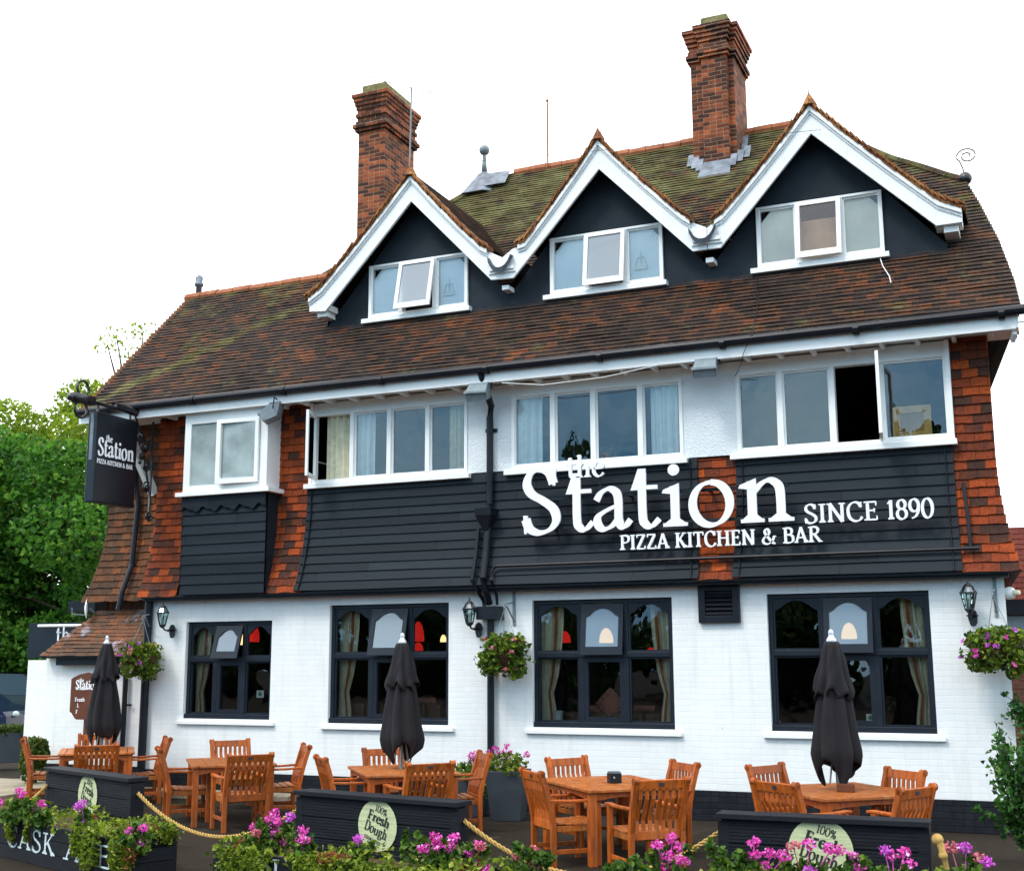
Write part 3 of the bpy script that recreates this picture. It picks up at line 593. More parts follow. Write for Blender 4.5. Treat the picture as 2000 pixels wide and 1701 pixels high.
# dim rooms
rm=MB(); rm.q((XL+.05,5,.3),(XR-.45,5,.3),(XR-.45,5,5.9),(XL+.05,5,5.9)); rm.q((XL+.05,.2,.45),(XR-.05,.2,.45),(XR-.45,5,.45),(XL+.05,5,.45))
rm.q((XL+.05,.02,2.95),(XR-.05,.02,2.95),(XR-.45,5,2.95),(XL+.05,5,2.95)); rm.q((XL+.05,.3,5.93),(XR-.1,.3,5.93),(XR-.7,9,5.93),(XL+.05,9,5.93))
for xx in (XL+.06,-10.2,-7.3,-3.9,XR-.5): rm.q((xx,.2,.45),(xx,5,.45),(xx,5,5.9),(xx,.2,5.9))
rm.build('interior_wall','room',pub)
def arch_pane(x0,x1,z0,z1,y,rise,n=10):
    """arched top opening loop, counter-clockwise from lower left"""
    pts=[Vector((x0,y,z0)),Vector((x1,y,z0)),Vector((x1,y,z1-rise))]
    xa,xb=x0+(x1-x0)*.12,x1-(x1-x0)*.12
    for i in range(n+1):
        t=i/n; pts.append(Vector((xb+(xa-xb)*t,y,z1-rise*.75+rise*.75*math.sin(math.pi*t)**.8)))
    pts.append(Vector((x0,y,z1-rise))); return pts
def rect_like(p,x0,x1,z0,z1,y):
    out=[]
    for q in p:
        fx=(q.x-p[0].x)/(p[1].x-p[0].x)
        if q.z<=p[0].z+1e-6: out.append(Vector((x0 if fx<.5 else x1,y,z0)))
        else: out.append(Vector((x0+(x1-x0)*fx,y,z1)))
    return out
for wi,(x0,x1,z0,z1) in enumerate(GW):
    y=.10; F=.055; wd=x1-x0; zt=z0+(z1-z0)*(.565 if wi else .64-.03)
    fr=MB()
    fr.box(x0,x0+F,y-.04,y+.05,z0,z1); fr.box(x1-F,x1,y-.04,y+.05,z0,z1); fr.box(x0+F,x1-F,y-.04,y+.05,z1-F,z1); fr.box(x0-.0,x1,y-.075,y+.05,z0-.001,z0+.07)
    c1=x0+wd*(.345 if wi else .33); c2=x0+wd*(.665 if wi else .66)
    for c in (c1,c2): fr.box(c-.035,c+.035,y-.035,y+.045,z0+.07,z1-F)
    fr.box(x0+F,x1-F,y-.045,y+.04,zt-.035,zt+.035)
    # arched heads of the side lights
    for a,b in ((x0+F,c1-.035),(c2+.035,x1-F)):
        p=arch_pane(a+.025,b-.025,zt+.06,z1-F-.03,y-.02,.13); fr.ring(rect_like(p,a,b,zt+.035,z1-F,y-.02),p,(0,.04,0))
        fr.ring([Vector(q) for q in ((a,y-.015,z0+.07),(b,y-.015,z0+.07),(b,y-.015,zt-.035),(a,y-.015,zt-.035))],[Vector(q) for q in ((a+.025,y-.015,z0+.095),(b-.025,y-.015,z0+.095),(b-.025,y-.015,zt-.06),(a+.025,y-.015,zt-.06))],(0,.035,0))
    a,b=c1+.035,c2-.035
    fr.ring([Vector(q) for q in ((a,y-.03,z0+.07),(b,y-.03,z0+.07),(b,y-.03,zt-.035),(a,y-.03,zt-.035))],[Vector(q) for q in ((a+.06,y-.03,z0+.14),(b-.06,y-.03,z0+.14),(b-.06,y-.03,zt-.10),(a+.06,y-.03,zt-.10))],(0,.045,0))
    W_=fr.build('window','gframe',pub,bevel=.004)
    for (p0,p1) in ((x0+F,c1),(c1,c2),(c2,x1-F)):
        for (q0,q1) in ((z0+.06,zt),(zt,z1-F)):
            if p0==c1 and q1>zt+.1: continue
            pn=MB(); pn.q((p0,y+.012,q0),(p1,y+.012,q0),(p1,y+.012,q1),(p0,y+.012,q1)); pn.build('pane','glass',W_)
    # top-hung vent, pushed open at the bottom
    a,b=c1+.02,c2-.02; h=z1-F-zt; th=R_(17 if wi==0 else (13 if wi==1 else 8))
    def tilt(p):
        d=(z1-F-.01)-p.z; return Vector((p.x,y-.05-d*math.sin(th)+(p.y-y),z1-F-.01-d*math.cos(th)))
    cs=MB(); p=arch_pane(a+.065,b-.065,zt+.10,z1-F-.07,y,.12)
    cs.ring([tilt(q) for q in rect_like(p,a,b,zt-.01,z1-F-.01,y)],[tilt(q) for q in p],(0,.035,0)); cs.build('casement','gframe',W_,bevel=.003)
    pn=MB(); pn.q(*[tilt(Vector((q.x,q.y+.02,q.z))) for q in p]); pn.build('vent_pane','vent' if False else 'ventglass',W_)
    sl_=MB(); sl_.box(x0-.10,x1+.10,-.055,.02,z0-.085,z0-.03); sl_.box(x0,x1,-.003,.16,z0-.06,z0-.004); sl_.build('sill','white',W_,bevel=.006)
# louvre over the wall between the two right-hand windows
lx0,lx1,lz0,lz1=X(1366,1175),X(1446,1175),Z(1405,1216),Z(1405,1143)
lv=MB(); lv.box(lx0,lx0+.09,-.07,0,lz0,lz1); lv.box(lx1-.09,lx1,-.07,0,lz0,lz1); lv.box(lx0+.09,lx1-.09,-.07,0,lz0,lz0+.09); lv.box(lx0+.09,lx1-.09,-.07,0,lz1-.07,lz1); lv.q((lx0+.09,-.005,lz0),(lx1-.09,-.005,lz0),(lx1-.09,-.005,lz1),(lx0+.09,-.005,lz1))
for i in range(5):
    z=lz0+.11+i*(lz1-lz0-.2)/5; lv.beam((lx0+.09,-.04,z+.02),(lx1-.09,-.04,z+.02),.06,.012,up=Vector((0,-.7,.7)))
lv.build('louvre_vent','black',pub,bevel=.003)
# ---- first floor: flared tile hanging and weatherboards
def flare(z): return -.25*max(0,(4.45-z)/1.42)**2.1-.0*(z)
xa0,xa1=X(351,1050,-.15),X(527,1050,-.1)
xd0,xd1,xe0,xe1=X(603,960),X(1362,1000,-.1),X(1438,1000,-.1),X(1866,950)
zsill=(PY(950,930).z+PY(1600,880).z)/2; zsill=PY(1330,896).z
def rag(x,amp=.02): return lambda z: x+random.uniform(-amp,amp)
cor=lambda z: XR-flare(z)*.8+.012
for args,kw in (((XL,xa0+.05,3.03,5.95,flare,.115,.018,.1,.009),dict(xl=lambda z: XL+flare(z)*.4)),((xa1-.05,xd0+.08,3.03,5.95,flare,.115,.018,.1,.009),dict(xr=lambda z: xd0+.08 if z<zsill-.06 else X(612,880))),((xd1-.06,xe0+.06,3.03,zsill-.03,flare,.115,.018,.1,.009),{})):
    tl=MB(); courses(tl,*args,**kw); tl.build('tile_hanging','walltile',pub)
xw=X(1856,800); tl=MB()
courses(tl,xe1-.03,XR,3.03,5.95,flare,.115,.020,.1,.009,xr=cor,xl=lambda z: xe1-.03 if z<zsill-.03 else xw)
tl.build('tile_hanging','walltile',pub)
# return face at the right corner
rt=MB(); k=0;z=3.03
while z<5.95:
    rt.q((cor(z),flare(z)-.015,z),(cor(z)-.62,8.8,z),(cor(z+.115)-.632,8.8,z+.118),(cor(z+.115)-.012,flare(z+.115),z+.118)); z+=.115
rt.build('side_tile_hanging','walltile',pub)
for (a,b) in ((xd0,xd1),(xe0,xe1)):
    wb=MB(); fo=lambda z: flare(z)-.03
    courses(wb,a,b,3.05,zsill-.02,fo,.1345,.022,.9,.005,xl=lambda z,a=a: a+flare(z)*.18,xr=lambda z,b=b: b-flare(z)*.14)
    z=3.05
    for e,sgn in ((a,1),(b,-1)):   # corner strips following the flare
        for i in range(11):
            zz=3.05+(zsill-3.07)*i/11; zn=3.05+(zsill-3.07)*(i+1)/11; k0=flare(zz)*(.18 if sgn>0 else -.14); k1=flare(zn)*(.18 if sgn>0 else -.14)
            wb.beam((e+k0+sgn*.09,fo(zz)-.03,zz),(e+k1+sgn*.09,fo(zn)-.03,zn),.008,.03,up=Vector((0,-1,0)))
    wb.build('weatherboarding','board',pub)
sk=MB(); sk.box(XL-.02,XR+.06,-.20,.03,2.965,3.045); sk.box(XL-.02,XR+.1,-.25,-.20,3.0,3.045); sk.build('skirt_board','black',pub,bevel=.006)
# white head above the windows, roughcast panels
UW=[]   # first-floor window groups: x-edges of lights
zt_=5.77
wh=MB(); wall_y=-.01
xB=X(1000,840); xA0,xA1=X(612,880),X(915,860); xB0,xB1=X(1001,860),X(1336,850); xC0,xC1=X(1440,820),X(1856,800)
hd=MB(); hd.box(xA0-.0,xw-.02,-.012,.12,zt_,5.94); hd.build('window_head','white',pub)
for a in (xA0-.035,xw-.02): hd=MB(); hd.box(a,a+.055,-.07,.1,zsill,5.94); hd.build('corner_board','white',pub,bevel=.004)
for a,b in ((xA1,xB0),(xB1,xC0)): rc_=MB(); rc_.box(a,b,-.03,.12,zsill,zt_); rc_.build('roughcast_panel','rough',pub)
def light_frames(x0,x1,muls,zb,zt,y=-.05,fr=.05,open_=None):
    f=MB(); f.box(x0,x0+fr,y,y+.12,zb,zt); f.box(x1-fr,x1,y,y+.12,zb,zt); f.box(x0+fr,x1-fr,y,y+.12,zt-.035,zt); f.box(x0+fr,x1-fr,y,y+.12,zb,zb+.06)
    for m in muls: f.box(m-.035,m+.035,y-.006,y+.12,zb+.06,zt-.035)
    f.box(x0-.09,x1+.06,y-.07,y+.1,zb-.075,zb-.002)
    return f
def glaze(W_,edges,zb,zt,y,skip=(),glass='uglass'):
    for i in range(len(edges)-1):
        if i in skip: continue
        p=MB(); p.q((edges[i],y,zb),(edges[i+1],y,zb),(edges[i+1],y,zt),(edges[i],y,zt)); p.build('pane',glass,W_)
    for i in range(len(edges)-1):
        if i in skip: continue
        s=MB(); a,b=edges[i]+.035,edges[i+1]-.035
        s.ring([Vector(q) for q in ((a,y-.02,zb+.06),(b,y-.02,zb+.06),(b,y-.02,zt-.035),(a,y-.02,zt-.035))],[Vector(q) for q in ((a+.022,y-.02,zb+.085),(b-.022,y-.02,zb+.085),(b-.022,y-.02,zt-.06),(a+.022,y-.02,zt-.06))],(0,.03,0)); s.build('glazing_bar','white',W_)
mA=[X(690,860),X(762.5,860),X(837.5,860)]; mB=[X(1082,850),X(1161,840),X(1253,830)]; mC=[X(1526,810),X(1628,805),X(1721,790)]
WA=light_frames(xA0,xA1,mA,zsill,zt_).build('window','white',pub,bevel=.004); glaze(WA,[xA0,*mA,xA1],zsill,zt_,.01,skip=(0,))
WB=light_frames(xB0,xB1,mB,zsill,zt_).build('window','white',pub,bevel=.004); glaze(WB,[xB0,*mB,xB1],zsill,zt_,.01)
WC=light_frames(xC0,xC1,mC,zsill,zt_).build('window','white',pub,bevel=.004); glaze(WC,[xC0,*mC,xC1],zsill,zt_,.01,skip=(2,))
def side_casement(W_,hx,zb,zt,ang,wdt):
    d=Vector((math.cos(ang),math.sin(ang),0)); n=Vector((-d.y,d.x,0)); h=Vector((hx,-.05,0))
    c=MB(); P=lambda s,z,o=0:h+d*s+n*o+Vector((0,0,z))
    c.ring([P(0,zb),P(wdt,zb),P(wdt,zt),P(0,zt)],[P(.05,zb+.06),P(wdt-.05,zb+.06),P(wdt-.05,zt-.05),P(.05,zt-.05)],n*.04); c.build('casement','white',W_,bevel=.003)
    p=MB(); p.q(P(.05,zb+.06,.02),P(wdt-.05,zb+.06,.02),P(wdt-.05,zt-.05,.02),P(.05,zt-.05,.02)); p.build('pane','uglass',W_)
side_casement(WA,xA0+.05,zsill+.06,zt_-.03,R_(-72),.52)
side_casement(WC,mC[2]-.03,zsill+.04,zt_-.02,R_(-84),.60)
# projecting bay on the left
bx0,bx1=X(354,1050,-.33),X(518,1050,-.33); by=-.33
bay=MB(); courses(bay,bx0,bx1,3.04,4.62,lambda z:by+.02,.155,.02,.8,.004)
bay.q((bx1,by,3.04),(bx1,.1,3.04),(bx1,.1,4.6),(bx1,by,4.6)); bay.q((bx0,by,3.04),(bx0,.1,3.04),(bx0,.1,4.6),(bx0,by,4.6)); bay.q((bx0,by,3.04),(bx1,by,3.04),(bx1,.1,3.04),(bx0,.1,3.04))
# wavy-edged board under the bay sill
top=4.60;pts=[]
n=33
for i in range(n+1):
    t=i/n; pts.append(Vector((bx0+(bx1-bx0)*t,by-.012,4.36+.035*math.sin(t*math.pi*9)+.02*math.sin(t*math.pi*18))))
bay.prism([Vector((bx1,by-.012,top)),Vector((bx0,by-.012,top))]+pts,(0,-.02,0))
bay.build('bay_boarding','board',pub)
bzs=Z(437,957,-.36); bzt=Z(440,812,-.36); BX0,BX1=X(360,880,-.36),X(522,880,-.36)
bf=MB(); y=-.36
bf.box(BX0,BX0+.12,y,y+.06,bzs,5.95); bf.box(BX1-.14,BX1,y,y+.06,bzs,5.95); bf.box(BX0+.12,BX1-.14,y,y+.06,bzt-.09,5.95); bf.box(BX0+.12,BX1-.14,y,y+.06,bzs,bzs+.10)
bf.box(BX1-.02,BX1,y+.06,.05,bzs,5.95); bf.box(BX0,BX0+.02,y+.06,.05,bzs,5.95)
bf.box(BX0-.09,BX1+.09,y-.07,.02,bzs-.07,bzs-.003)
bm_=BX0+(BX1-BX0)*.44; bf.box(bm_-.035,bm_+.035,y,y+.06,bzs+.10,bzt-.09)
BW=bf.build('window','white',pub,bevel=.005)
cs=MB(); a,b,c,d=bm_+.0,BX1-.14,bzs+.09,bzt-.08; yy=y-.05
cs.ring([Vector((a,yy-.06,c)),Vector((b,yy,c)),Vector((b,yy,d)),Vector((a,yy-.06,d))],[Vector((a+.075,yy-.057,c+.08)),Vector((b-.06,yy-.003,c+.08)),Vector((b-.06,yy-.003,d-.06)),Vector((a+.075,yy-.057,d-.06))],(0,.045,0)); cs.build('casement','white',BW,bevel=.004)
for (p0,p1,yo) in ((BX0+.12,bm_,y+.03),(a+.07,b-.05,yy)): 
    p=MB(); p.q((p0,yo,bzs+.09),(p1,yo,bzs+.09),(p1,yo,bzt-.08),(p0,yo,bzt-.08)); p.build('frosted_pane','frost',BW)
# left recessed wing and its hung tiles
wxl=-14.62; wy=.35
wg=MB(); wf=lambda z: wy+flare(z)*.9; courses(wg,wxl,XL+.02,3.0,5.95,wf,.115,.020,.1,.010,xl=lambda z: wxl+flare(z)*1.0)
wg.build('wing_tile_hanging','wingtile',pub)
wl2=MB(); wl2.q((wxl+.03,wy+.03,2.6),(wxl+.03,8,2.6),(wxl+.03,8,8.0),(wxl+.03,wy+.03,6.0)); wl2.q((wxl,wy+.06,2.4),(XL,wy+.06,2.4),(XL,wy+.06,6),(wxl,wy+.06,6)); wl2.build('wing_wall','wingtile',pub)
# curved white timber bracket under the wing's eaves
br=MB(); P0=PX(284,822,-13.62);  br.beam((-13.75,-.40,5.85),(-13.62,.28,4.75),.10,.16,up=Vector((0,-.6,-.6))); br.build('eaves_bracket','white',pub,bevel=.01)
# ---- eaves
ea=MB(); ea.box(-14.62,-.22,-.475,-.445,5.885,6.075); ea.build('fascia','white',pub,bevel=.004)
so_=MB(); so_.q((-14.6,-.445,5.965),(-.22,-.445,5.965),(-.22,.35,5.965),(-14.6,.35,5.965))
x=-14.3
while x<-.5: so_.box(x,x+.05,-.43,.0,5.90,5.963); x+=.43
so_.build('soffit','white',pub)
ga=MB(); ga.tube([(-14.6,-.53,6.07),(-.1,-.53,6.10)],.062,10)
for i in range(9): ga.tube([(-14+i*1.7,-.53,6.073),(-13.93+i*1.7,-.53,6.073)],.074,10)
ga.build('gutter','black',pub,smooth=False)
eb=MB(); eb.box(-.26,-.19,-.47,-.1,5.90,6.07); eb.beam((-.24,-.40,5.86),(-.27,-.30,5.78),.05,.06); eb.tube([(-.19,-.44,5.97),(-.06,-.44,5.97)],.012); eb.tube([Vector((-.06+.05*math.cos(t*.5),-.44,5.93+.06*math.sin(t*.5))) for t in range(13)],.012); eb.build('eaves_return','white',pub)
# ---- main roof
RT=[(6.1,-.14),(6.6,-.20),(7.4,-.36),(8.2,-.58),(8.83,-.78),(8.97,-.99),(9.32,-1.40),(9.68,-1.87),(10.06,-2.25),(11.2,-3.4)]
def rr(z):
    for (a,b),(c,d) in zip(RT,RT[1:]):
        if z<=c: return b+(d-b)*(z-a)/(c-a)
    return RT[-1][1]
def lr(z): return -14.52 if z<8.77 else -11.6+(z-8.77)*.99
def rp(z): return z-6.65-.05*math.exp(-max(0,z-6.15)*3)*0
rf=MB(); courses(rf,0,0,6.12,11.18,rp,.0707,.030,.23,.006,xl=lr,xr=rr,toe=.01)
RF=rf.build('roof','roof',pub)
# hidden slopes and hip faces
bk=MB(); my=lambda z: 2*4.55-(z-6.65)
zz=[6.1,7.4,8.83,9.7,11.2]
for a,b in zip(zz,zz[1:]):
    bk.q((rr(a),a-6.65,a-.01),(rr(a)-.125*(my(a)-a+6.65),my(a),a),(rr(b)-.125*(my(b)-b+6.65),my(b),b),(rr(b),b-6.65,b-.01))
    bk.q((lr(a+.001),my(a),a),(rr(a)-.125*(my(a)-a+6.65),my(a),a),(rr(b)-.125*(my(b)-b+6.65),my(b),b),(lr(b),my(b),b))
bk.q((-11.6,2.12,8.75),(-11.6,6.98,8.77),(-9.2,4.55,11.19),(-9.2,4.54,11.19))
bk.q((-14.5,2.12,8.76),(-11.0,2.12,8.76),(-11.0,4.7,6.1),(-14.5,4.7,6.1)); bk.build('rear_roof_slope','roof',pub)
gb=MB(); gb.q((-14.40,-.3,6.2),(-14.40,2.12,8.62),(-14.40,4.5,6.2)); gb.build('gable_end','wingtile',pub)
# verge on the left gable
vg=MB()
for i in range(38): 
    z=6.12+i*.0707; vg.box(-14.56,-14.44,z-6.68,z-6.60,z-.03,z+.012)
vg.build('verge','verge',pub)
# ridges
def ridge(p,q,n,r=.11):
    rg=MB()
    p=Vector(p);q=Vector(q)
    for i in range(n):
        a=p+(q-p)*(i/n); b=p+(q-p)*((i+.97)/n); dz=Vector((0,0,random.uniform(-.008,.012)))
        rg.tube([a+dz,b+dz],[r,r*1.04],8)
    rg.build('ridge_tile','ridge',pub)
ridge((-8.9,4.55,11.16),(-3.3,4.55,11.16),17); ridge((-14.6,2.12,8.73),(-11.3,2.12,8.73),9,.10)
hp=MB()
for i in range(13):
    t=i/13; t2=(i+.97)/13; f=lambda t: Vector((-11.6+2.4*t,2.12+2.42*t,8.77+2.42*t)); hp.tube([f(t),f(t2)],.085,6)
hp.build('hip_tile','roof',pub); hp=MB()
for a,b in zip(zz[2:],zz[3:]):
    for i in range(6):
        f=lambda t: Vector((rr(a+(b-a)*t)-.02,a+(b-a)*t-6.65,a+(b-a)*t)); hp.tube([f(i/6),f((i+.95)/6)],.07,6)
hp.build('hip_tile','roof',pub)
# lead cap and ball finial at the ridge end
c=PY(946,352,4.45); bz=PY(946,294,4.45).z-c.z; cz=PY(946,338,4.45).z-c.z
lc=MB(); lc.lathe([(.58,-.42),(.42,-.24),(.27,-.06),(.16,cz*.5),(.09,cz*.9),(.065,cz)],c,8,R_(22)); lc.q((c.x,c.y-.42,c.z-.30),(c.x+.62,c.y-.42,c.z-.30),(c.x+.56,c.y-.02,c.z+.10),(c.x,c.y-.02,c.z+.12)); lc.build('lead_cap','lead',pub)
bf_=MB(); bf_.lathe([(.062,cz*.9),(.045,cz+(bz-cz)*.4),(.034,bz-.1),(.04,bz-.06)],c,10); bf_.ball(c+Vector((0,0,bz)),.105); bf_.build('ball_finial','greymetal',pub,smooth=True)
# hip-end finial with iron scroll
fq=PR(1885,352); fi=MB(); fi.ball(fq+Vector((0,0,.02)),.10,10); fi.build('hip_knob','iron',pub,smooth=True)
scr=MB(); pts=[fq+Vector((0,0,.08))]
pts+= [fq+Vector((-.02,0,.18)),fq+Vector((-.06,0,.30))]
for i in range(26):
    t=i/25; a=math.pi*1.05-t*math.pi*3.2; r=.15*(1-t*.78); pts.append(fq+Vector((.05+r*math.cos(a),0,.36+r*.85*math.sin(a))))
scr.tube(pts,.011,6); scr.build('scroll_finial','iron',pub)
# boiler flue on the left ridge
fl=MB(); c=PY(388,576,2.1); fl.lathe([(.055,-.1),(.055,.16),(.085,.17),(.085,.22),(.06,.24),(.075,.33),(.03,.38)],c,12); fl.build('flue','lead',pub,smooth=True)
# ---------------- the three front gables ----------------
DY=.68; BY=.36
AP=[PY(803,347,BY),PY(1167,280,BY),PY(1581,210,BY)]
azx=(AP[0].z+AP[1].z+AP[2].z)/3
gx=[a.x for a in AP]; v12=(gx[0]+gx[1])/2; v23=(gx[1]+gx[2])/2
xl_,xr_=PY(603,590,BY).x,PY(1881,425,BY).x
zb=7.66
b0,b1=X(640,640,DY),X(1850,492,DY)
DW=[]
for gi,(tl_,tr_,bl_,br_) in enumerate(((721,912,719,914),(1075,1291,1072,1297),(1478,1720,1480,1735))):
    y=DY-.05; x0,x1=X((tl_+bl_)/2,560 if gi==0 else 500,y),X((tr_+br_)/2,540 if gi==0 else 480,y)
    z1=(PY(tl_,515 if gi==0 else (463 if gi==1 else 405),y).z+PY(tr_,497 if gi==0 else (437 if gi==1 else 371),y).z)/2
    z0=(PY(bl_,626 if gi==0 else (580 if gi==1 else 528),y).z+PY(br_,602 if gi==0 else (552 if gi==1 else 496),y).z)/2+.02
    DW.append((x0,x1,z0,z1))
gw=MB()
for (c,a,b),(x0,x1,z0,z1) in zip(((gx[0],b0,v12),(gx[1],v12,v23),(gx[2],v23,b1)),DW):
    s=(azx-7.75)/1.58; hh=lambda x: azx-.22-abs(x-c)*s*1.02
    x0+=.03;x1-=.03;z1-=.02
    gw.q((a,DY,7.2),(x0,DY,7.2),(x0,DY,hh(x0)),(a,DY,hh(a))); gw.q((x1,DY,7.2),(b,DY,7.2),(b,DY,hh(b)),(x1,DY,hh(x1)))
    gw.q((x0,DY,7.2),(x1,DY,7.2),(x1,DY,z0),(x0,DY,z0)); gw.q((x0,DY,z1),(x1,DY,z1),(x1,DY,hh(x1)),(c,DY,hh(c)),(x0,DY,hh(x0)))
for e in (b0,b1): gw.q((e,DY,7.2),(e,DY+1.4,7.2),(e,DY+1.4,8.3),(e,DY,8.0))
gw.box(b0-.05,b1+.05,DY-.05,DY+.02,7.245,7.32)
gw.build('gable_wall','render',pub)
GP=[[((802,348),(629,567.5),(600,590)),((804,393),(635,608),(604,609))],[((802,348),(938.6,483.5),(955,492),(981,503)),((804,393),(959,547),(981,545))],
[((1168,278.5),(1027,477),(1001,486),(981,503)),((1170,330),(1002,543),(981,545))],[((1168,278.5),(1332,424),(1350,434),(1381,445)),((1170,330),(1353,491),(1381,487))],
[((1580,211.5),(1412,423),(1400,430),(1381,445)),((1585,261),(1407,484),(1381,487))],[((1580,211.5),(1831,396),(1879,410.6)),((1585,261),(1829,441),(1880,434))]]
def interp(P,x):
    for (a,b),(d,f) in zip(P,P[1:]):
        if x<=d+1e-9: return b+(f-b)*(x-a)/(d-a) if d>a else b
    return P[-1][1]
for gi in range(3):
    bb=MB(); mo=MB(); vt=MB(); dr=MB()
    c=(PY(*GP[gi*2][0][0],BY).x+PY(*GP[gi*2][1][0],BY).x)/2; azx=PY(*GP[gi*2][0][0],BY).z
    for h,sgn in ((0,-1),(1,1)):
        O,L=GP[gi*2+h]; end=(gi*2+h) in (0,5)
        cv=lambda q: [(max(0,abs(p.x-c)),p.z) for p in [PY(u,v,BY) for u,v in q]]
        out=cv(O); low=cv(L); out[0]=(0,azx); low[0]=(0,low[0][1]); hw=min(out[-1][0],low[-1][0])
        # gentle sag of the rake, as on hand-laid roofs
        xk=out[1][0]; out=[out[0]]+[(xk*t,azx+(out[1][1]-azx)*t-.03*math.sin(math.pi*t)) for t in (.3,.6,.85)]+out[1:]
        xs=sorted({x for x,_ in out if x<hw}|{x for x,_ in low if x<hw}|{hw,hw-.12,xk*.5})
        for a,b in zip(xs,xs[1:]):
            q=[Vector((c+sgn*a,BY,interp(low,a))),Vector((c+sgn*b,BY,interp(low,b))),Vector((c+sgn*b,BY,interp(out,b))),Vector((c+sgn*a,BY,interp(out,a)))]
            bb.prism(q,(0,.045,0))
        mh=xk+(.12 if not end else (hw-xk)); ms=[x for x in xs if x<mh]+[mh]
        for a,b in zip(ms,ms[1:]):
            m0,m1=interp(out,a),interp(out,b)
            mo.prism([Vector((c+sgn*a,BY-.05,m0-.055)),Vector((c+sgn*b,BY-.05,m1-.055)),Vector((c+sgn*b,BY-.05,m1+.02)),Vector((c+sgn*a,BY-.05,m0+.02))],(0,.047,0))
            mo.prism([Vector((c+sgn*a,BY-.02,m0-.095)),Vector((c+sgn*b,BY-.02,m1-.095)),Vector((c+sgn*b,BY-.02,m1-.056)),Vector((c+sgn*a,BY-.02,m0-.056))],(0,.018,0))
        hv=mh+(.02 if not end else .03); steps=int(hv/.075)
        for i in range(steps):
            xa=hv*i/steps; xb=hv*(i+1.3)/steps; za=interp(out,min(xa,hw))+.115+random.uniform(-.008,.012); z2=interp(out,min(xb,hw))+.075
            y0=BY-.085+random.uniform(-.015,.015)
            vt.prism([Vector((c+sgn*xa,y0,za-.035)),Vector((c+sgn*xb,y0,z2-.035)),Vector((c+sgn*xb,y0,z2)),Vector((c+sgn*xa,y0,za))],(0,.2,0))
            vt.prism([Vector((c+sgn*xa,y0+.03,za-.10)),Vector((c+sgn*xb,y0+.03,z2-.07)),Vector((c+sgn*xb,y0+.03,z2-.037)),Vector((c+sgn*xa,y0+.03,za-.037))],(0,.15,0))
        n=24
        for i in range(n):
            xa=hv*i/n; xb=hv*(i+1)/n; za=interp(out,min(xa,hw))+.085; z2=interp(out,min(xb,hw))+.085
            ya=max(BY+.1,za-6.65+.2); yb=max(BY+.1,z2-6.65+.2)
            dr.q((c+sgn*xa,BY,za),(c+sgn*xb,BY,z2+.03),(c+sgn*xb,yb,z2+.03),(c+sgn*xa,ya,za)); dr.q((c+sgn*xb,BY,z2+.03),(c+sgn*xb,BY,z2),(c+sgn*xb,yb,z2),(c+sgn*xb,yb,z2+.03))
        if end:
            zf=low[-1][1]; x0,x1=sorted((c+sgn*(hw-.34),c+sgn*(hw-.01))); bb.box(x0,x1,BY+.046,DY,zf+.0,zf+.10); bb.box(x0+.10,x1-.05,BY+.07,DY+.1,zf-.09,zf-.002)
        else:
            e=c+sgn*hw
            if sgn>0: bb.box(e-.20,e+.20,BY-.05,BY-.002,7.80,7.85); bb.box(e-.22,e+.22,BY-.025,BY-.002,7.76,7.798); bb.box(e-.05,e+.06,BY+.10,DY,7.53,7.60)
    B=bb.build('barge_board','white',pub,bevel=.004); mo.build('moulding','white',B,bevel=.006)
    vt.build('verge_tile','verge',pub); dr.build('gable_roof','droof',pub)
    sp=MB(); sp.tube([(c,BY-.04,azx+.12),(c,BY-.04,azx+.30)],[.014,.004],6); sp.lathe([(.11,-.10),(.05,.02),(.015,.08)],(c,BY-.02,azx+.12),6); sp.build('apex_spike','verge',pub)
for e in (v12,v23):
    lg=MB(); n=8
    for i in range(n):
        t0,t1=-1+2*i/n,-1+2*(i+1)/n; f=lambda t:(e+.19*t,7.965-.09*(1-t*t)+.09*abs(t)**3)
        (xa,za),(xb,zb_)=f(t0),f(t1); lg.q((xa,BY-.11,za-.05),(xb,BY-.11,zb_-.05),(xb,1.6,zb_+.05),(xa,1.6,za+.05)); lg.q((xa,BY-.11,za-.05),(xb,BY-.11,zb_-.05),(xb,BY-.09,zb_-.12),(xa,BY-.09,za-.12))
    lg.build('lead_valley','leadd',pub)
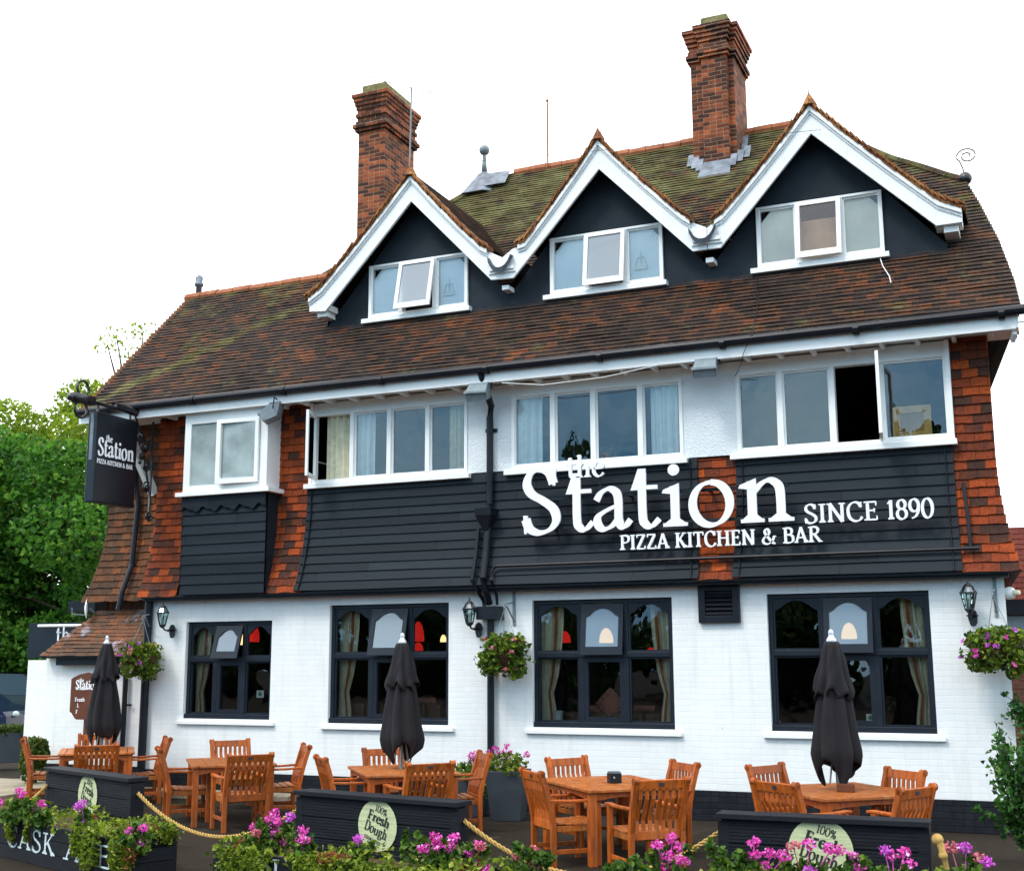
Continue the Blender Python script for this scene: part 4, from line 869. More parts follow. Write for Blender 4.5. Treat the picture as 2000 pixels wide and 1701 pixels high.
# gable windows: two fixed lights with a pale blind, a top-hung casement open between them
for gi,((x0,x1,z0,z1),op) in enumerate(zip(DW,(13,9,8))):
    y=DY-.05
    w3=(x1-x0)/3; m=[x0+w3*1.0,x0+w3*2.02]
    f=light_frames(x0,x1,m,z0,z1,y,.055); W_=f.build('window','white',pub,bevel=.004)
    glaze(W_,[x0,*m,x1],z0,z1,y+.05,skip=(1,),glass='dglass')
    a,b,zt,zb2=m[0]-.015,m[1]+.015,z1-.02,z0+.03; th=R_(op); P=lambda x,z,o=0: Vector((x,y-.03-(zt-z)*math.sin(th)+o,zt-(zt-z)*math.cos(th)))
    cs=MB(); cs.ring([P(a,zb2),P(b,zb2),P(b,zt),P(a,zt)],[P(a+.06,zb2+.09),P(b-.06,zb2+.09),P(b-.06,zt-.06),P(a+.06,zt-.06)],(0,.04,0)); cs.build('casement','white',W_,bevel=.004)
    p=MB(); p.q(P(a+.05,zb2+.08,.02),P(b-.05,zb2+.08,.02),P(b-.05,zt-.05,.02),P(a+.05,zt-.05,.02)); p.build('pane','ventglass' if gi<2 else 'pinkrefl',W_)
    bl=MB(); bl.q((x0+.03,y+.085,z0+.04),(m[0],y+.085,z0+.04),(m[0],y+.085,z1-.03),(x0+.22,y+.085,z1-.03),(x0+.03,y+.085,z1-.24)); bl.q((m[1],y+.085,z0+.04),(x1-.03,y+.085,z0+.04),(x1-.03,y+.085,z1-.22),(x1-.2,y+.085,z1-.03),(m[1],y+.085,z1-.03))
    tag(bl.build('blind','pale' if gi<2 else 'palewarm',origin=(x0+w3*1.5,y+.085,z0)),['pale blind drawn inside the first roof gable window from the left','pale blind drawn inside the middle roof gable window','warm cream blind drawn inside the largest right-hand gable window'][gi],'blind','blinds behind the gable windows')
    rm=MB(); d_=1.4 if gi<2 else .14; rm.box(x0-.1 if gi<2 else m[0],x1+.1 if gi<2 else m[1],y+d_,y+d_+.05,z0-.1 if gi<2 else z0,z1+.2 if gi<2 else z1-.25); rm.build('attic_wall_or_reflection','room' if gi<2 else 'peach',pub)  # right-hand gable: peach panel close behind the pane paints an orange-pink reflection
    if gi<2:   # little hanging candle cage behind the right light
        cx=m[1]+w3*.38; cz=z0+.30; h=MB(); h.box(cx-.10,cx+.10,y+.062,y+.078,cz-.06,cz); h.tube([(cx-.09,y+.07,cz),(cx-.05,y+.07,cz+.13),(cx+.05,y+.07,cz+.13),(cx+.09,y+.07,cz)],.008,6); h.tube([(cx,y+.07,cz),(cx,y+.07,cz+.22)],.006,6)
        tag(h.build('wire_cage','lcage',origin=(cx,y+.12,cz)),'small white wire cage in the %s gable window'%('left' if gi==0 else 'middle'),'cage','wire cages in the gable windows')
# ---------------- chimneys ----------------
def stack(name,mb,x0,x1,y0,y1,z0,z1,steps):
    mb.box(x0,x1,y0,y1,z0,z1)
    for (za,zb_,o) in steps: mb.box(x0-o,x1+o,y0-o,y1+o,za,zb_)
ch=MB(); y0=2.75
cx0,cx1=X(699,330,y0),X(750,330,y0); ztop=Z(735,172,y0)
zc=Z(720,250,y0)
stack('c',ch,cx0,cx1,y0,y0+1.15,8.3,ztop-.25,[(zc-.06,zc-.005,.05),(zc,zc+.075,.085),(zc+.08,zc+.14,.045)])
h0=ztop-.62
for i,o in enumerate((.02,.045,.02,.04,.06,.08,.105)): ch.box(cx0-o,cx1+o,y0-o,y0+1.15+o,h0+i*.075,h0+(i+1)*.075-.002)
C1=ch.build('chimney','redbrick',pub,bevel=.006)
cm=MB(); cm.box(cx0+.02,cx1-.02,y0+.05,y0+1.05,ztop-.10,ztop+.13); cm.build('mortar_cap','mossycap',C1,bevel=.03)
ch=MB(); y0=3.62; px0,px1=X(1376,312,y0),X(1425,308,y0); mx0,mx1=X(1356,300,y0+.2),X(1441,290,y0+.2)
zt1=Z(1388,42,y0); zs1=Z(1385,106,y0)
def cross(z0,z1,o): 
    ch.box(px0-o,px1+o,y0-o,y0+1.2+o,z0,z1); ch.box(mx0-o,mx1+o,y0+.13-o,y0+1.05+o,z0+.001,z1-.001)
cross(9.8,zt1-.1,0)
cross(zs1-.06,zs1-.002,.045); cross(zs1,zs1+.075,.07); cross(zs1+.08,zs1+.13,.03)
for i,o in enumerate((.02,.04,.02,.045,.07,.09,.115)): cross(zt1-.60+i*.075,zt1-.60+(i+1)*.075-.002,o)
C2=ch.build('chimney','redbrick',pub,bevel=.006)
cm=MB(); cm.box(px0-.02,px1+.02,y0+.1,y0+1.1,zt1-.09,zt1+.16); cm.build('mortar_cap','mossycap',C2,bevel=.03)
ld=MB()
zz0=y0+6.65
ld.q((px0-.06,y0-.30,zz0-.28),(px1+.06,y0-.30,zz0-.28),(px1+.03,y0-.012,zz0+.10),(px0-.03,y0-.012,zz0+.10))
for s,ex in ((-1,px0),(1,px1)):
    for j in range(3):
        x=ex+s*(.02+j*.10); yy=y0-.02+j*.09; z=yy+6.67; ld.q((x,yy-.12,z-.08),(x+s*.11,yy-.12,z-.08),(x+s*.11,yy+.05,z+.19),(x,yy+.05,z+.19))
ld.q((mx1+.02,y0+.35,zz0+.36),(mx1+.12,y0+.35,zz0+.36),(mx1+.12,y0+.55,zz0+.70),(mx1+.02,y0+.55,zz0+.70))
ld.build('flashing','lead',C2)
# ---------------- rainwater pipes and conduits ----------------
dp=MB(); xd=X(958,900,-.08)
def fl2(z): return flare(z)-.10
dp.tube([(xd+.04,-.5,6.04),(xd+.05,-.42,5.9),(xd+.03,-.12,5.62),(xd,-.10,5.45)]+[(xd,fl2(z),z) for z in (5.2,4.8,4.4,4.2)],.05,10)
dp.lathe([(.05,-.22),(.08,-.16),(.17,.0),(.18,.10)],(xd-.02,fl2(4.0)-.06,4.03),4,R_(45))
dp.tube([(xd,fl2(3.85)-.02,3.86),(xd,fl2(3.5)-.02,3.5),(xd,fl2(3.15)-.02,3.15),(xd,-.25,2.98),(xd,-.12,2.80)],.05,10)
dp.tube([(xd-.16,fl2(3.85),3.86),(xd-.16,fl2(3.5)-.01,3.5),(xd-.17,fl2(3.12)-.01,3.12),(xd-.13,-.26,2.99),(xd-.09,-.12,2.85),(xd-.08,-.12,2.76)],.03,8)
dp.box(xd-.17,xd+.17,-.20,-.002,2.58,2.76)
dp.tube([(xd,-.08,2.6),(xd,-.08,.1)],.05,10)
dp.box(xd-.09,xd+.09,-.06,-.002,5.25,5.30)
dp.build('drainpipe','black',pub)
cp=MB(); pts=[(xd+.12,-.12,2.78),(xd+.12,-.14,2.92),(xd+.12,fl2(3.2)-.05,3.12),(xd+.12,fl2(3.3)-.01,3.27),(xd+.18,fl2(3.3)-.01,3.31)]
xe=X(1914,1078,-.2); pts+=[(xd+(xe-xd)*t,fl2(3.31)-.0,3.31) for t in (.25,.5,.75,1)]
cp.tube(pts,.022,8); cp.tube([(xe-.1,fl2(3.35),3.31),(xe-.11,fl2(3.7),3.7),(xe-.14,fl2(4.1)+.03,4.12)],.022,8)
cp.build('conduit','black',pub)
lp=MB(); xq=X(286,1300,-.06); lp.tube([(xq,-.07,3.0),(xq,-.07,.35)],.065,10); lp.build('corner_pipe','black',pub)
wp=MB(); xq=X(262,1050,.2); wp.tube([(xq-.05,-.05,5.6),(xq-.05,.2,5.3),(xq-.02,.28,4.6),(xq-.02,.2,3.6),(xq-.06,.05,3.15),(xq-.08,.0,2.85)],.045,10); wp.build('wing_pipe','black',pub)
# ---------------- lean-to with its own little roof ----------------
lt=thing('lean_to','low white-painted brick lean-to with a mossy tiled roof at the left end of the pub','lean-to',(-14.4,0,0))
lxl=X(84,1400); lw=MB(); lw.box(lxl,XL-.01,.0,.32,.40,2.16); lw.build('wall','whitebrick',lt)
lw=MB(); lw.box(lxl-.01,XL-.02,-.02,.3,0,.402); lw.build('plinth','plinthbrick',lt)
lr_=MB(); lf=lambda z: -.22+(z-2.12)*.78
xl0,xl1=X(78,1282,-.22),X(195,1194,.33)
courses(lr_,0,0,2.12,2.86,lf,.062,.02,.19,.010,xl=lambda z: xl0+(xl1-xl0)*(z-2.12)/.74+random.uniform(-.02,.02),xr=lambda z: XL-.01,toe=.02)
lr_.q((xl0,-.2,2.1),(xl1,.33,2.84),(xl1,1.5,2.84),(xl0-.2,1.5,2.1)); lr_.build('roof','leanto',lt)
lf_=MB(); lf_.box(xl0+.28,XL-.02,-.15,-.003,1.97,2.10); lf_.box(xl0+.02,XL-.02,-.20,.1,2.085,2.115); lf_.build('fascia','black',lt)
lp=MB(); xq=X(240,1400,-.1); xt=X(228,1300,-.1); lp.tube([(xt,-.2,2.06),(xt+.02,-.2,1.93),(xq,-.08,1.80),(xq,-.08,.1)],.042,10); lp.tube([(xq,-.06,1.35),(xq+.12,-.06,1.35)],.018,6); lp.build('drainpipe','black',lt)
# lower wall further back
bw=MB(); bx0,bx1=X(48,1400,.9),X(100,1400,.9); bw.box(bx0,bx1,.9,1.1,0,2.06)
o=bw.build('garden_wall','whitebrick',origin=(bx0,.9,0)); tag(o,'short white brick wall standing back beside the lean-to','wall')
# dark fascia board signs behind the lean-to
sb=MB(); a,b=X(55,1250,1.6),X(210,1250,1.6); z0,z1=Z(100,1284,1.6),Z(100,1216,1.6); sb.box(a,b,1.6,1.9,z0,z1); F_=thing('fascia_sign','black flat sign box with white lettering rising behind the lean-to roof','sign',(a,1.6,z0)); sb.build('panel','signblack',F_)
t=MB(); text(t,'the',(X(108,1252,1.59),1.594,Z(108,1254,1.59)),Vector((1,0,0)),Vector((0,0,1)),Vector((0,-1,0)),.28,.15,.055,.003); t.build('lettering','letter',F_)
t=MB(); t.tube([(X(75,1220,1.5),1.5,Z(75,1222,1.5)),(X(200,1222,1.5),1.5,Z(75,1222,1.5)-.01)],.025,8); t.build('strip_lamp','white',F_)
sb=MB(); a,b=X(133,1185,1.9),X(185,1185,1.9); z0,z1=Z(150,1195,1.9),Z(150,1173,1.9); sb.box(a,b,1.9,2.5,z0,z1); tag(sb.build('flat_roof_box','black',origin=(a,1.9,z0)),'small black flat-roofed box between the lean-to roof and the trees','roof box')
ds=thing('satellite_dish','small white satellite dish on the corner above the lean-to roof','dish',PY(175,1190,.2))
c=PY(175,1188,.2); d=MB(); n=14
for i in range(4):
    for k in range(n):
        def f(i,k): r=.16*i/4; t=2*math.pi*k/n; return c+Vector((r*math.cos(t)*.45,-.12+r*r*2.2- r*math.cos(t)*.6,r*math.sin(t)*1.05))
        d.q(f(i,k),f(i+1,k),f(i+1,k+1),f(i,k+1))
d.build('bowl','white',ds,smooth=True); d=MB(); d.tube([c+Vector((0,.0,-.12)),c+Vector((-.10,-.28,-.1)),c+Vector((-.10,-.3,.0))],.012,6); d.tube([c+Vector((0,0,0)),c+Vector((.05,.2,-.15))],.02,6); d.build('arm','greymetal',ds)
# ---------------- neighbour on the right ----------------
nb=thing('neighbour_house','brick building with a dark red tiled roof seen past the right corner of the pub','house',(3,9,0))
ny=9.0; ze=Z(1980,1172,ny); xn=X(1945,1300,ny)
n_=MB(); wall_holes(n_,xn,8,0,ze,ny,[(xn+.55,xn+2.2,1.15,2.15)],.12); n_.build('wall','nbrick',nb)
nh=1.0
for _ in range(20): nh=Z(1985,1030,ny-.3+.9*nh)-ze
n_=MB(); courses(n_,xn-.3,8.3,ze,ze+nh,lambda z:ny-.3+(z-ze)*.9,.11,.02,.5,.004); n_.build('roof','nroof',nb)
n_=MB(); n_.box(xn-.3,8.3,ny-.35,ny-.30,ze-.28,ze-.0); n_.build('fascia','black',nb); n_=MB(); n_.box(xn-.2,8.2,ny-.2,ny-.003,ze-.62,ze-.30); n_.build('soffit_band','greymetal',nb)
n_=MB(); n_.box(xn+.55,xn+2.2,ny+.05,ny+.1,1.15,2.15); n_.box(xn+.45,xn+2.3,ny-.06,ny-.003,1.02,1.14); n_.build('window','cream2',nb)
# ---------------- wall lettering ----------------
UX,UZ,NF=Vector((1,0,0)),Vector((0,0,1)),Vector((0,-1,0))
ws=thing('wall_sign','large white raised lettering reading the Station Pizza Kitchen & Bar on the dark weatherboards','sign',(-4.6,-.33,3.4))
yT=-.34
zb_=(PY(1490,1018,yT).z+PY(1320,1029,yT).z+PY(1400,1025,yT).z)/3; zb_=3.735
LET=[('S',1021.5,1093.5,.78,.06,.58),('t',1105,1157,.02,.46,0),('a',1160,1231,.07,.66,0),('t',1232,1287,.02,.46,0),('i',1293,1342,.01,.36,0),('o',1344,1434,.04,.64,0),('n',1443,1550,.01,.745,0)]
sy=.86
bl=MB()
for ch,u0,u1,*r in LET:
    e0,e1={'S':(.04,.61),'t':(.02,.46),'a':(.05,.66),'i':(.01,.36),'o':(.03,.65),'n':(.01,.745)}[ch]
    x0,x1=X(u0,985,yT),X(u1,985,yT); sx=(x1-x0)/(e1-e0)
    glyph(bl,ch,(x0-e0*sx,yT,zb_),UX,UZ,NF,sx,sy*(1.02 if ch=='S' else 1),.150 if ch=='S' else .138,.058 if ch=='S' else .054,.030)
bl.build('name_lettering','letter',ws)
t=MB(); yt=-.34; zt=PY(1140,932,yt).z; x0,x1=X(1105,920,yt),X(1180,918,yt); text(t,'the',(x0,yt,zt),UX,UZ,NF,(PY(1137,888,yt).z-zt)/1.02,.15,.055,.045,width=x1-x0,tr=.0); t.build('small_word','letter',ws)
t=MB(); x0,x1=X(1210,1060,yt),X(1604,1045,yt); text(t,'PIZZA KITCHEN & BAR',(x0,yt,PY(1212,1074,yt).z),UX,UZ,NF,.195,.17,.075,.035,width=x1-x0,tr=.015); t.build('tagline','letter',ws)
t=MB(); x0,x1=X(1570,1010,yt),X(1716,1000,yt); text(t,'SINCE',(x0,yt,PY(1572,1022,yt).z),UX,UZ,NF,.235,.16,.07,.035,width=x1-x0,tr=.02)
x0,x1=X(1731,1000,yt),X(1824,990,yt); text(t,'1890',(x0,yt,PY(1572,1022,yt).z),UX,UZ,NF,.235,.16,.07,.035,width=x1-x0,tr=.02); t.build('date_lettering','letter',ws)
t=MB()
for u,v0,v1 in ((1114,932,955),(1172,928,955),(1317,922,945),(1380,1026,1042),(1572,1022,1040)): t.tube([(X(u,v0,yt+.03),yt+.03,PY(u,v0,yt).z),(X(u,v0,yt+.03),yt+.03,PY(u,v1,yt).z)],.012,6)
for z in (3.80,4.20): t.box(X(1040,1000,yt),X(1540,980,yt),yt+.06,yt+.085,z-.02,z+.02)
for x in (-6.3,-5.2,-4.1,-3.2):
    for z in (3.80,4.20): t.box(x-.015,x+.015,yt+.085,flare(z)-.03,z-.015,z+.015)
t.build('support_rail','board',ws)
# ---------------- hanging sign on its iron bracket ----------------
hs=thing('hanging_sign','black double-sided sign hanging from a scrolled iron bracket at the left corner of the pub','sign',(-13.35,-.2,4.4))
hx=-13.35; A=PX(190,803,hx);B=PX(270,823,hx);Cc=PX(262,993,hx);D=PX(182,978,hx)
ya,yb=A.y,B.y; z1=(A.z+B.z)/2; z0=(Cc.z+D.z)/2
p=MB(); p.box(hx-.16,hx,ya,yb,z0,z1); p.build('panel','signblack',hs,bevel=.008)
p=MB(); p.box(hx-.115,hx-.05,ya-.006,ya-.001,z1-.75,z1-.03); p.build('edge_lamp','lead',hs)
t=MB(); U=Vector((0,1,0)); N=Vector((1,0,0)); o=hx+.004; W=yb-ya
text(t,'Station',(o,ya+.06*W,z0+.52*(z1-z0)),U,UZ,N,.27,.16,.06,.003,width=W*.87,tr=.0); t.build('name_lettering','letter',hs)
t=MB(); text(t,'the',(o,ya+.24*W,z0+.685*(z1-z0)),U,UZ,N,.11,.17,.07,.003,width=W*.15); t.build('small_word','letter',hs); t=MB(); text(t,'PIZZA KITCHEN & BAR',(o,ya+.05*W,z0+.43*(z1-z0)),U,UZ,N,.07,.2,.1,.003,width=W*.86); t.build('tagline','letter',hs)
ir=MB(); zp=5.98
yo=PX(150,775,hx-.08).y
ir.tube([(hx-.08,yo,zp),(hx-.08,-.05,zp-.03)],.03,8); ir.tube([(hx-.08,ya+.45,zp+.02),(hx-.08,-.35,zp-.0)],.065,10)
for yy in (ya+.1,yb-.1): ir.tube([(hx-.08,yy,zp),(hx-.08,yy,z1)],.018,6)
ir.tube([(hx-.08,-.05,zp+.1),(hx-.08,-.05,4.25)],.02,8)
ir.tube([(hx-.08,yb+.02,zp-.05)]+[(hx-.08,yb+.05+(-.07-yb)*t,zp-.1-1.35*t**1.25) for t in (.15,.35,.55,.75,1)],.018,8)
def scroll(c,r,a0,turns,sgn=1,rr_=.014): 
    return [(hx-.08,c[0]+r*(1-.75*t)*math.cos(a0+sgn*t*turns*2*math.pi),c[1]+r*(1-.75*t)*math.sin(a0+sgn*t*turns*2*math.pi)) for t in [i/20 for i in range(21)]]
for c,r,a,s in (((-.22,5.45),.13,0,1),((-.18,5.15),.11,2,-1),((-.33,5.62),.11,3,1),((-.14,4.80),.10,1,1),((-.05,4.35),.09,0,-1),((-.30,5.30),.07,1,-1)): 
    ir.tube(scroll(c,r,a,1.3,s),.016,6); ir.ball((hx-.08,c[0],c[1]),r*.5,8)
for k in range(4): ir.ball((hx-.08,-.12-k*.07,5.58-k*.13),.032,6)
for c,r,a in (((yo+.12,zp+.16),.12,0),((yo+.1,zp-.17),.13,1),((yo-.03,zp-.02),.07,2)):
    ir.tube([(hx-.08+.0,c[0]+r*math.cos(a+t*.5),c[1]+r*math.sin(a+t*.5)) for t in range(14)],.022,6)
ir.box(hx-.14,hx-.02,yo-.08,yo+.35,zp-.07,zp+.06); ir.ball((hx-.08,yo-.12,zp-.02),.06,8)
ir.build('scrolled_bracket','iron',hs,smooth=True)
# ---------------- floodlights under the eaves ----------------
def flood(u,v,lab,turn):
    c=PY(u,v,-.46); t=thing('floodlight',lab,'floodlight',c,'floodlights under the eaves')
    R=Matrix.Rotation(turn,3,'Z'); P=lambda x,y,z: c+R@Vector((x,y,z))
    b=MB(); w=.15
    for (y0,z0,y1,z1) in (((.10,.17,-.06,.14)),((-.06,.14,-.22,-.02)),((-.22,-.02,-.16,-.14)),((-.16,-.14,.05,-.06)),((.05,-.06,.10,.17))):
        b.q(P(-w*.9,y0,z0),P(w*.9,y0,z0),P(w,y1,z1),P(-w,y1,z1))
    for s in (-1,1): b.q(P(s*w*.92,.10,.17),P(s*w*.92,-.06,.14),P(s*w,-.22,-.02),P(s*w,-.16,-.14),P(s*w*.92,.05,-.06))
    b.obox(P(0,-.225,-.03),R@Vector((w*1.12,0,0)),R@Vector((0,.012,0)),Vector((0,0,.02))); b.build('housing','greymetal',t,bevel=.006)
    b=MB(); b.q(P(-w*.8,-.205,-.05),P(w*.8,-.205,-.05),P(w*.8,-.165,-.125),P(-w*.8,-.165,-.125)); b.build('lens','frost',t)
    b=MB(); b.tube([P(-w-.02,0,.05),P(-w-.02,.02,.22),P(w+.02,.02,.22),P(w+.02,0,.05)],.012,6); b.build('bracket','black',t)
flood(938,768,'grey floodlight under the eaves beside the black downpipe',R_(6)); flood(1381,722,'grey floodlight under the eaves over the strip of orange tiles',R_(4)); flood(538,808,'grey floodlight at the top right corner of the projecting bay window',R_(-70))
# ---------------- wall lanterns ----------------
def lantern(u,v,lab,side):
    c=PY(u,v,-.24); t=thing('wall_lantern',lab,'lantern',c,'carriage lanterns on the white wall')
    m=MB(); n=6
    V=lambda r,z,k: c+Vector((r*math.cos(k*math.pi/3+.3),r*math.sin(k*math.pi/3+.3),z))
    for k in range(n):
        m.beam(V(.07,-.17,k),V(.125,.08,k),.014,.014); m.beam(V(.125,.09,k),V(.07,.19,k),.012,.012); m.beam(V(.135,.085,k),V(.135,.085,k+1),.02,.02); m.beam(V(.07,-.17,k),V(.07,-.17,k+1),.016,.016)
    m.lathe([(.085,.185),(.06,.21),(.035,.235),(.015,.24),(.01,.30),(.004,.31)],c,6,.3); m.lathe([(.03,-.24),(.075,-.19),(.075,-.165)],c,6,.3)
    m.tube([c+Vector((0,0,-.2)),c+Vector((.01*side,.05,-.27)),c+Vector((.05*side,.14,-.30)),c+Vector((.08*side,.22,-.27))],.018,8)
    m.lathe([(.02,-.02),(.09,.0),(.10,.02)],c+Vector((.08*side,.22,-.28)),8); 
    w=c+Vector((.09*side,.20,-.28)); m.prism([w+Vector((.075*math.cos(q),0,.12*math.sin(q)-(.05 if q>4 else 0))) for q in [i*.5236 for i in range(12)]],(0,.035,0))
    m.build('frame','iron',t)
    gmb=MB()
    for k in range(n): gmb.q(V(.066,-.165,k),V(.066,-.165,k+1),V(.121,.08,k+1),V(.121,.08,k)); gmb.q(V(.12,.095,k),V(.12,.095,k+1),V(.07,.185,k+1),V(.07,.185,k))
    gmb.build('glass','lanternglass',t)
    b=MB(); b.lathe([(.012,-.16),(.012,-.06),(.03,-.03),(.03,.02),(.01,.05)],c,8); b.build('bulb','white',t)
    for ch in kids(t): ch.scale=(.74,.74,.74)
lantern(318,1204,'black carriage lantern at the left end of the white wall, above the leftmost basket',1); lantern(917,1198,'black carriage lantern beside the drainpipe in the middle of the white wall',1); lantern(1892,1168,'black carriage lantern near the right corner of the white wall',.3)
# ---------------- hanging baskets ----------------
def basket(u,v,y,lab,wallx,rx,rz,cols,seed):
    random.seed(seed); c=PY(u,v,y); t=thing('hanging_basket',lab,'flower basket',c,'hanging baskets on the white wall')
    b=MB(); b.lathe([(.03,-.24),(.14,-.20),(.22,-.08),(.24,.02)],c,14); b.build('bowl','soil',t)
    top=Vector((c.x,c.y,c.z+.62)); m=MB(); m.beam((wallx,-.012,top.z+.22),(wallx,-.012,top.z-.26),.04,.02); m.tube([(wallx,-.02,top.z+.06),(top.x,top.y,top.z+.02)],.012,6); m.tube([(wallx,-.02,top.z-.2),(top.x+(wallx-top.x)*.2,top.y*.8,top.z)],.012,6); m.tube([top+Vector((0,.03*math.cos(a),-.03+.03*math.sin(a))) for a in [i*.5 for i in range(10)]],.008,6); m.build('bracket','greymetal',t)
    m=MB()
    for a in (0,2.1,4.2): m.tube([top+Vector((0,0,-.03)),c+Vector((.22*math.cos(a),.22*math.sin(a),.02))],.004,4)
    m.build('chain','greymetal',t)
    lob=[ell(c+Vector((random.uniform(-1,1)*rx,random.uniform(-.2,.1),random.uniform(-1.2,.7)*rz)),.12,.11,.12) for _ in range(7)]
    f=MB(); leaves(f,1500,multi(lob+[ell(c+Vector((0,0,.03)),rx*.9,.30,rz*.85),ell(c+Vector((-.12,-.05,-.12)),rx*.6,.25,rz*.9),ell(c+Vector((.18,-.02,-.2)),rx*.4,.2,rz*.8),ell(c+Vector((0,0,.12)),rx*1.05,.34,rz*.6)],[.55]*7+[6,3,2,2]),.066); f.build('foliage','basket',t)
    f=MB(); 
    for _ in range(60):
        p=Vector(ell(c+Vector((0,0,-.05)),rx*1.3,.38,rz*1.35,.7)()); leaves(f,random.randint(1,2),ell(p,.02,.02,.02),.05)
        f.tube([c,p],.003,4)
    f.build('trailing_stem','gerleaf',t)
    for k,cname in enumerate(cols):
        f=MB()
        for _ in range(9): 
            p=Vector(ell(c+Vector((0,-.06,-.02)),rx*1.25,.36,rz*1.3,.72)()); leaves(f,7,ell(p,.028,.028,.028),.045)
        f.build('blossom',cname,t)
basket(276,1283,-.35,'hanging basket of yellowing foliage with few pink flowers beside the corner pipe',X(297,1210),.31,.22,['purple','rose'],11)
basket(986,1272,-.32,'round green hanging basket in front of the middle drainpipe',X(1005,1230),.335,.23,['rose'],12)
basket(1946,1263,-.40,'green hanging basket topped with lilac flowers at the right corner of the pub',X(1946,1190),.33,.22,['purple','pink','purple'],13)
# security lamp on the right corner
sl_=thing('security_lamp','white round-headed security lamp on the right-hand corner of the pub','lamp',(XR+.03,-.02,2.72))
m=MB(); c=PY(1972,1158,.05); m.ball(c,.075,12); m.build('head','white',sl_,smooth=True); m=MB(); m.lathe([(.05,0),(.055,.02),(.045,.05)],c+Vector((.07,-.03,-.02)),10); m.tube([(XR,.1,c.z),c],.025,6); m.build('sensor','cream',sl_)
# ---------------- things seen through the windows ----------------
def curtain(name,lab,pts,y,col='cream',band=None,parentgrp='curtains in the windows'):
    """pts: list of (x_left,x_right,z) from top to bottom"""
    n=22; m=MB()
    for (a0,b0,z0),(a1,b1,z1) in zip(pts,pts[1:]):
        for i in range(n):
            t,t2=i/n,(i+1)/n; w=lambda t: y+.03*math.sin(t*n*1.05)+.012*math.sin(t*9)
            m.q((a0+(b0-a0)*t,w(t),z0),(a0+(b0-a0)*t2,w(t2),z0),(a1+(b1-a1)*t2,w(t2),z1),(a1+(b1-a1)*t,w(t),z1))
    o=m.build(name,col,smooth=True,origin=((pts[0][0]+pts[0][1])/2,y,pts[-1][2])); tag(o,lab,'curtain',parentgrp)
    if band:
        m=MB()
        for (a0,b0,z0),(a1,b1,z1) in zip(pts,pts[1:]):
            s0,s1=(a0+(b0-a0)*band[0],a0+(b0-a0)*band[1]); q0,q1=(a1+(b1-a1)*band[0],a1+(b1-a1)*band[1]); m.q((s0,y-.036,z0),(s1,y-.036,z0),(q1,y-.036,z1),(q0,y-.036,z1))
        m.build('rust_band','redcurtain',o)
def tied(wi,side,lab):
    x0,x1,z0,z1=GW[wi]; w=(x1-x0)*.165; y=.26
    H=[(1.0,1.0),(.8,.98),(.55,.86),(.40,.72),(.26,.50),(.12,.62),(.03,.66)]
    if side<0: pts=[(x0+.03,x0+.05+w*f,z0+(z1-z0)*h) for h,f in H]
    else: pts=[(x1-.05-w*f,x1-.03,z0+(z1-z0)*h) for h,f in H]
    curtain('curtain',lab,pts,y,band=(.62,.76) if side<0 else (.2,.34))
tied(0,-1,'cream tied-back curtain in the leftmost ground-floor window'); tied(1,-1,'cream tied-back curtain in the ground-floor window behind the middle umbrella'); tied(2,-1,'cream curtain on the left side of the ground-floor window right of the drainpipe'); tied(2,1,'cream curtain on the right side of the ground-floor window right of the drainpipe'); tied(3,1,'cream tied-back curtain in the ground-floor window nearest the right corner')
def upc(a,b,lab,col): 
    z0,z1=zsill+.03,zt_-.02; curtain('curtain',lab,[(a,b,z1),(a,b,(z0+z1)/2),(a,b,z0)],.10,col)
upc(X(646,860,.2),X(690,860,.2),'cream curtain behind the open casement on the upper floor','cream')
upc(X(697,860,.2),X(741,860,.2),'white net curtain next to the open casement on the upper floor','net')
upc(X(884,860,.2),X(912,860,.2),'cream curtain at the right end of the upper window left of the downpipe','cream')
upc(X(1006,850,.2),X(1066,850,.2),'white curtain in the upper window just right of the downpipe','net'); upc(X(1276,830,.2),X(1330,830,.2),'white curtain in the upper window above the word Station, right-hand light','net')
def lamp(u,v,y,r,h,lab,col,name='pendant_lamp'):
    c=PY(u,v,y); t=thing(name,lab,'lamp',c,'pendant lamps inside the pub')
    m=MB(); m.lathe([(r,-h),(r*1.02,-h*.6),(r*.9,0),(r*.6,h*.6),(r*.2,h*.9)],c,14); m.build('lamp_shade',col,t,smooth=True); m=MB(); m.tube([c+Vector((0,0,h*.8)),(c.x,c.y,2.93)],.006,5); m.build('cord','black',t)
lamp(1184,1240,.9,.10,.11,'lit cream pendant lamp in the vent of the window right of the drainpipe','lit'); lamp(1658,1231,.9,.10,.11,'lit cream pendant lamp behind the right-hand umbrella','lit')
lamp(473,1248,.9,.05,.09,'small glowing pendant lamp beside the open vent of the leftmost window','lit'); lamp(495,1234,1.2,.10,.16,'red pendant lamp in the right side of the leftmost window','redlit')
lamp(817,1232,1.2,.09,.16,'tall red pendant lamp in the window behind the middle umbrella','redlit'); lamp(817,1262,2.0,.08,.07,'small red pendant lamp under the tall red one','redlit'); lamp(866,1246,2.0,.05,.06,'small warm candle lamp at the right edge of the window behind the middle umbrella','lit')
lamp(1103,1243,1.6,.09,.09,'round red pendant lamp in the left side of the window right of the drainpipe','redlit'); lamp(1272,1272,2.6,.09,.07,'small red pendant lamp low in the right side of the window right of the drainpipe','redlit')
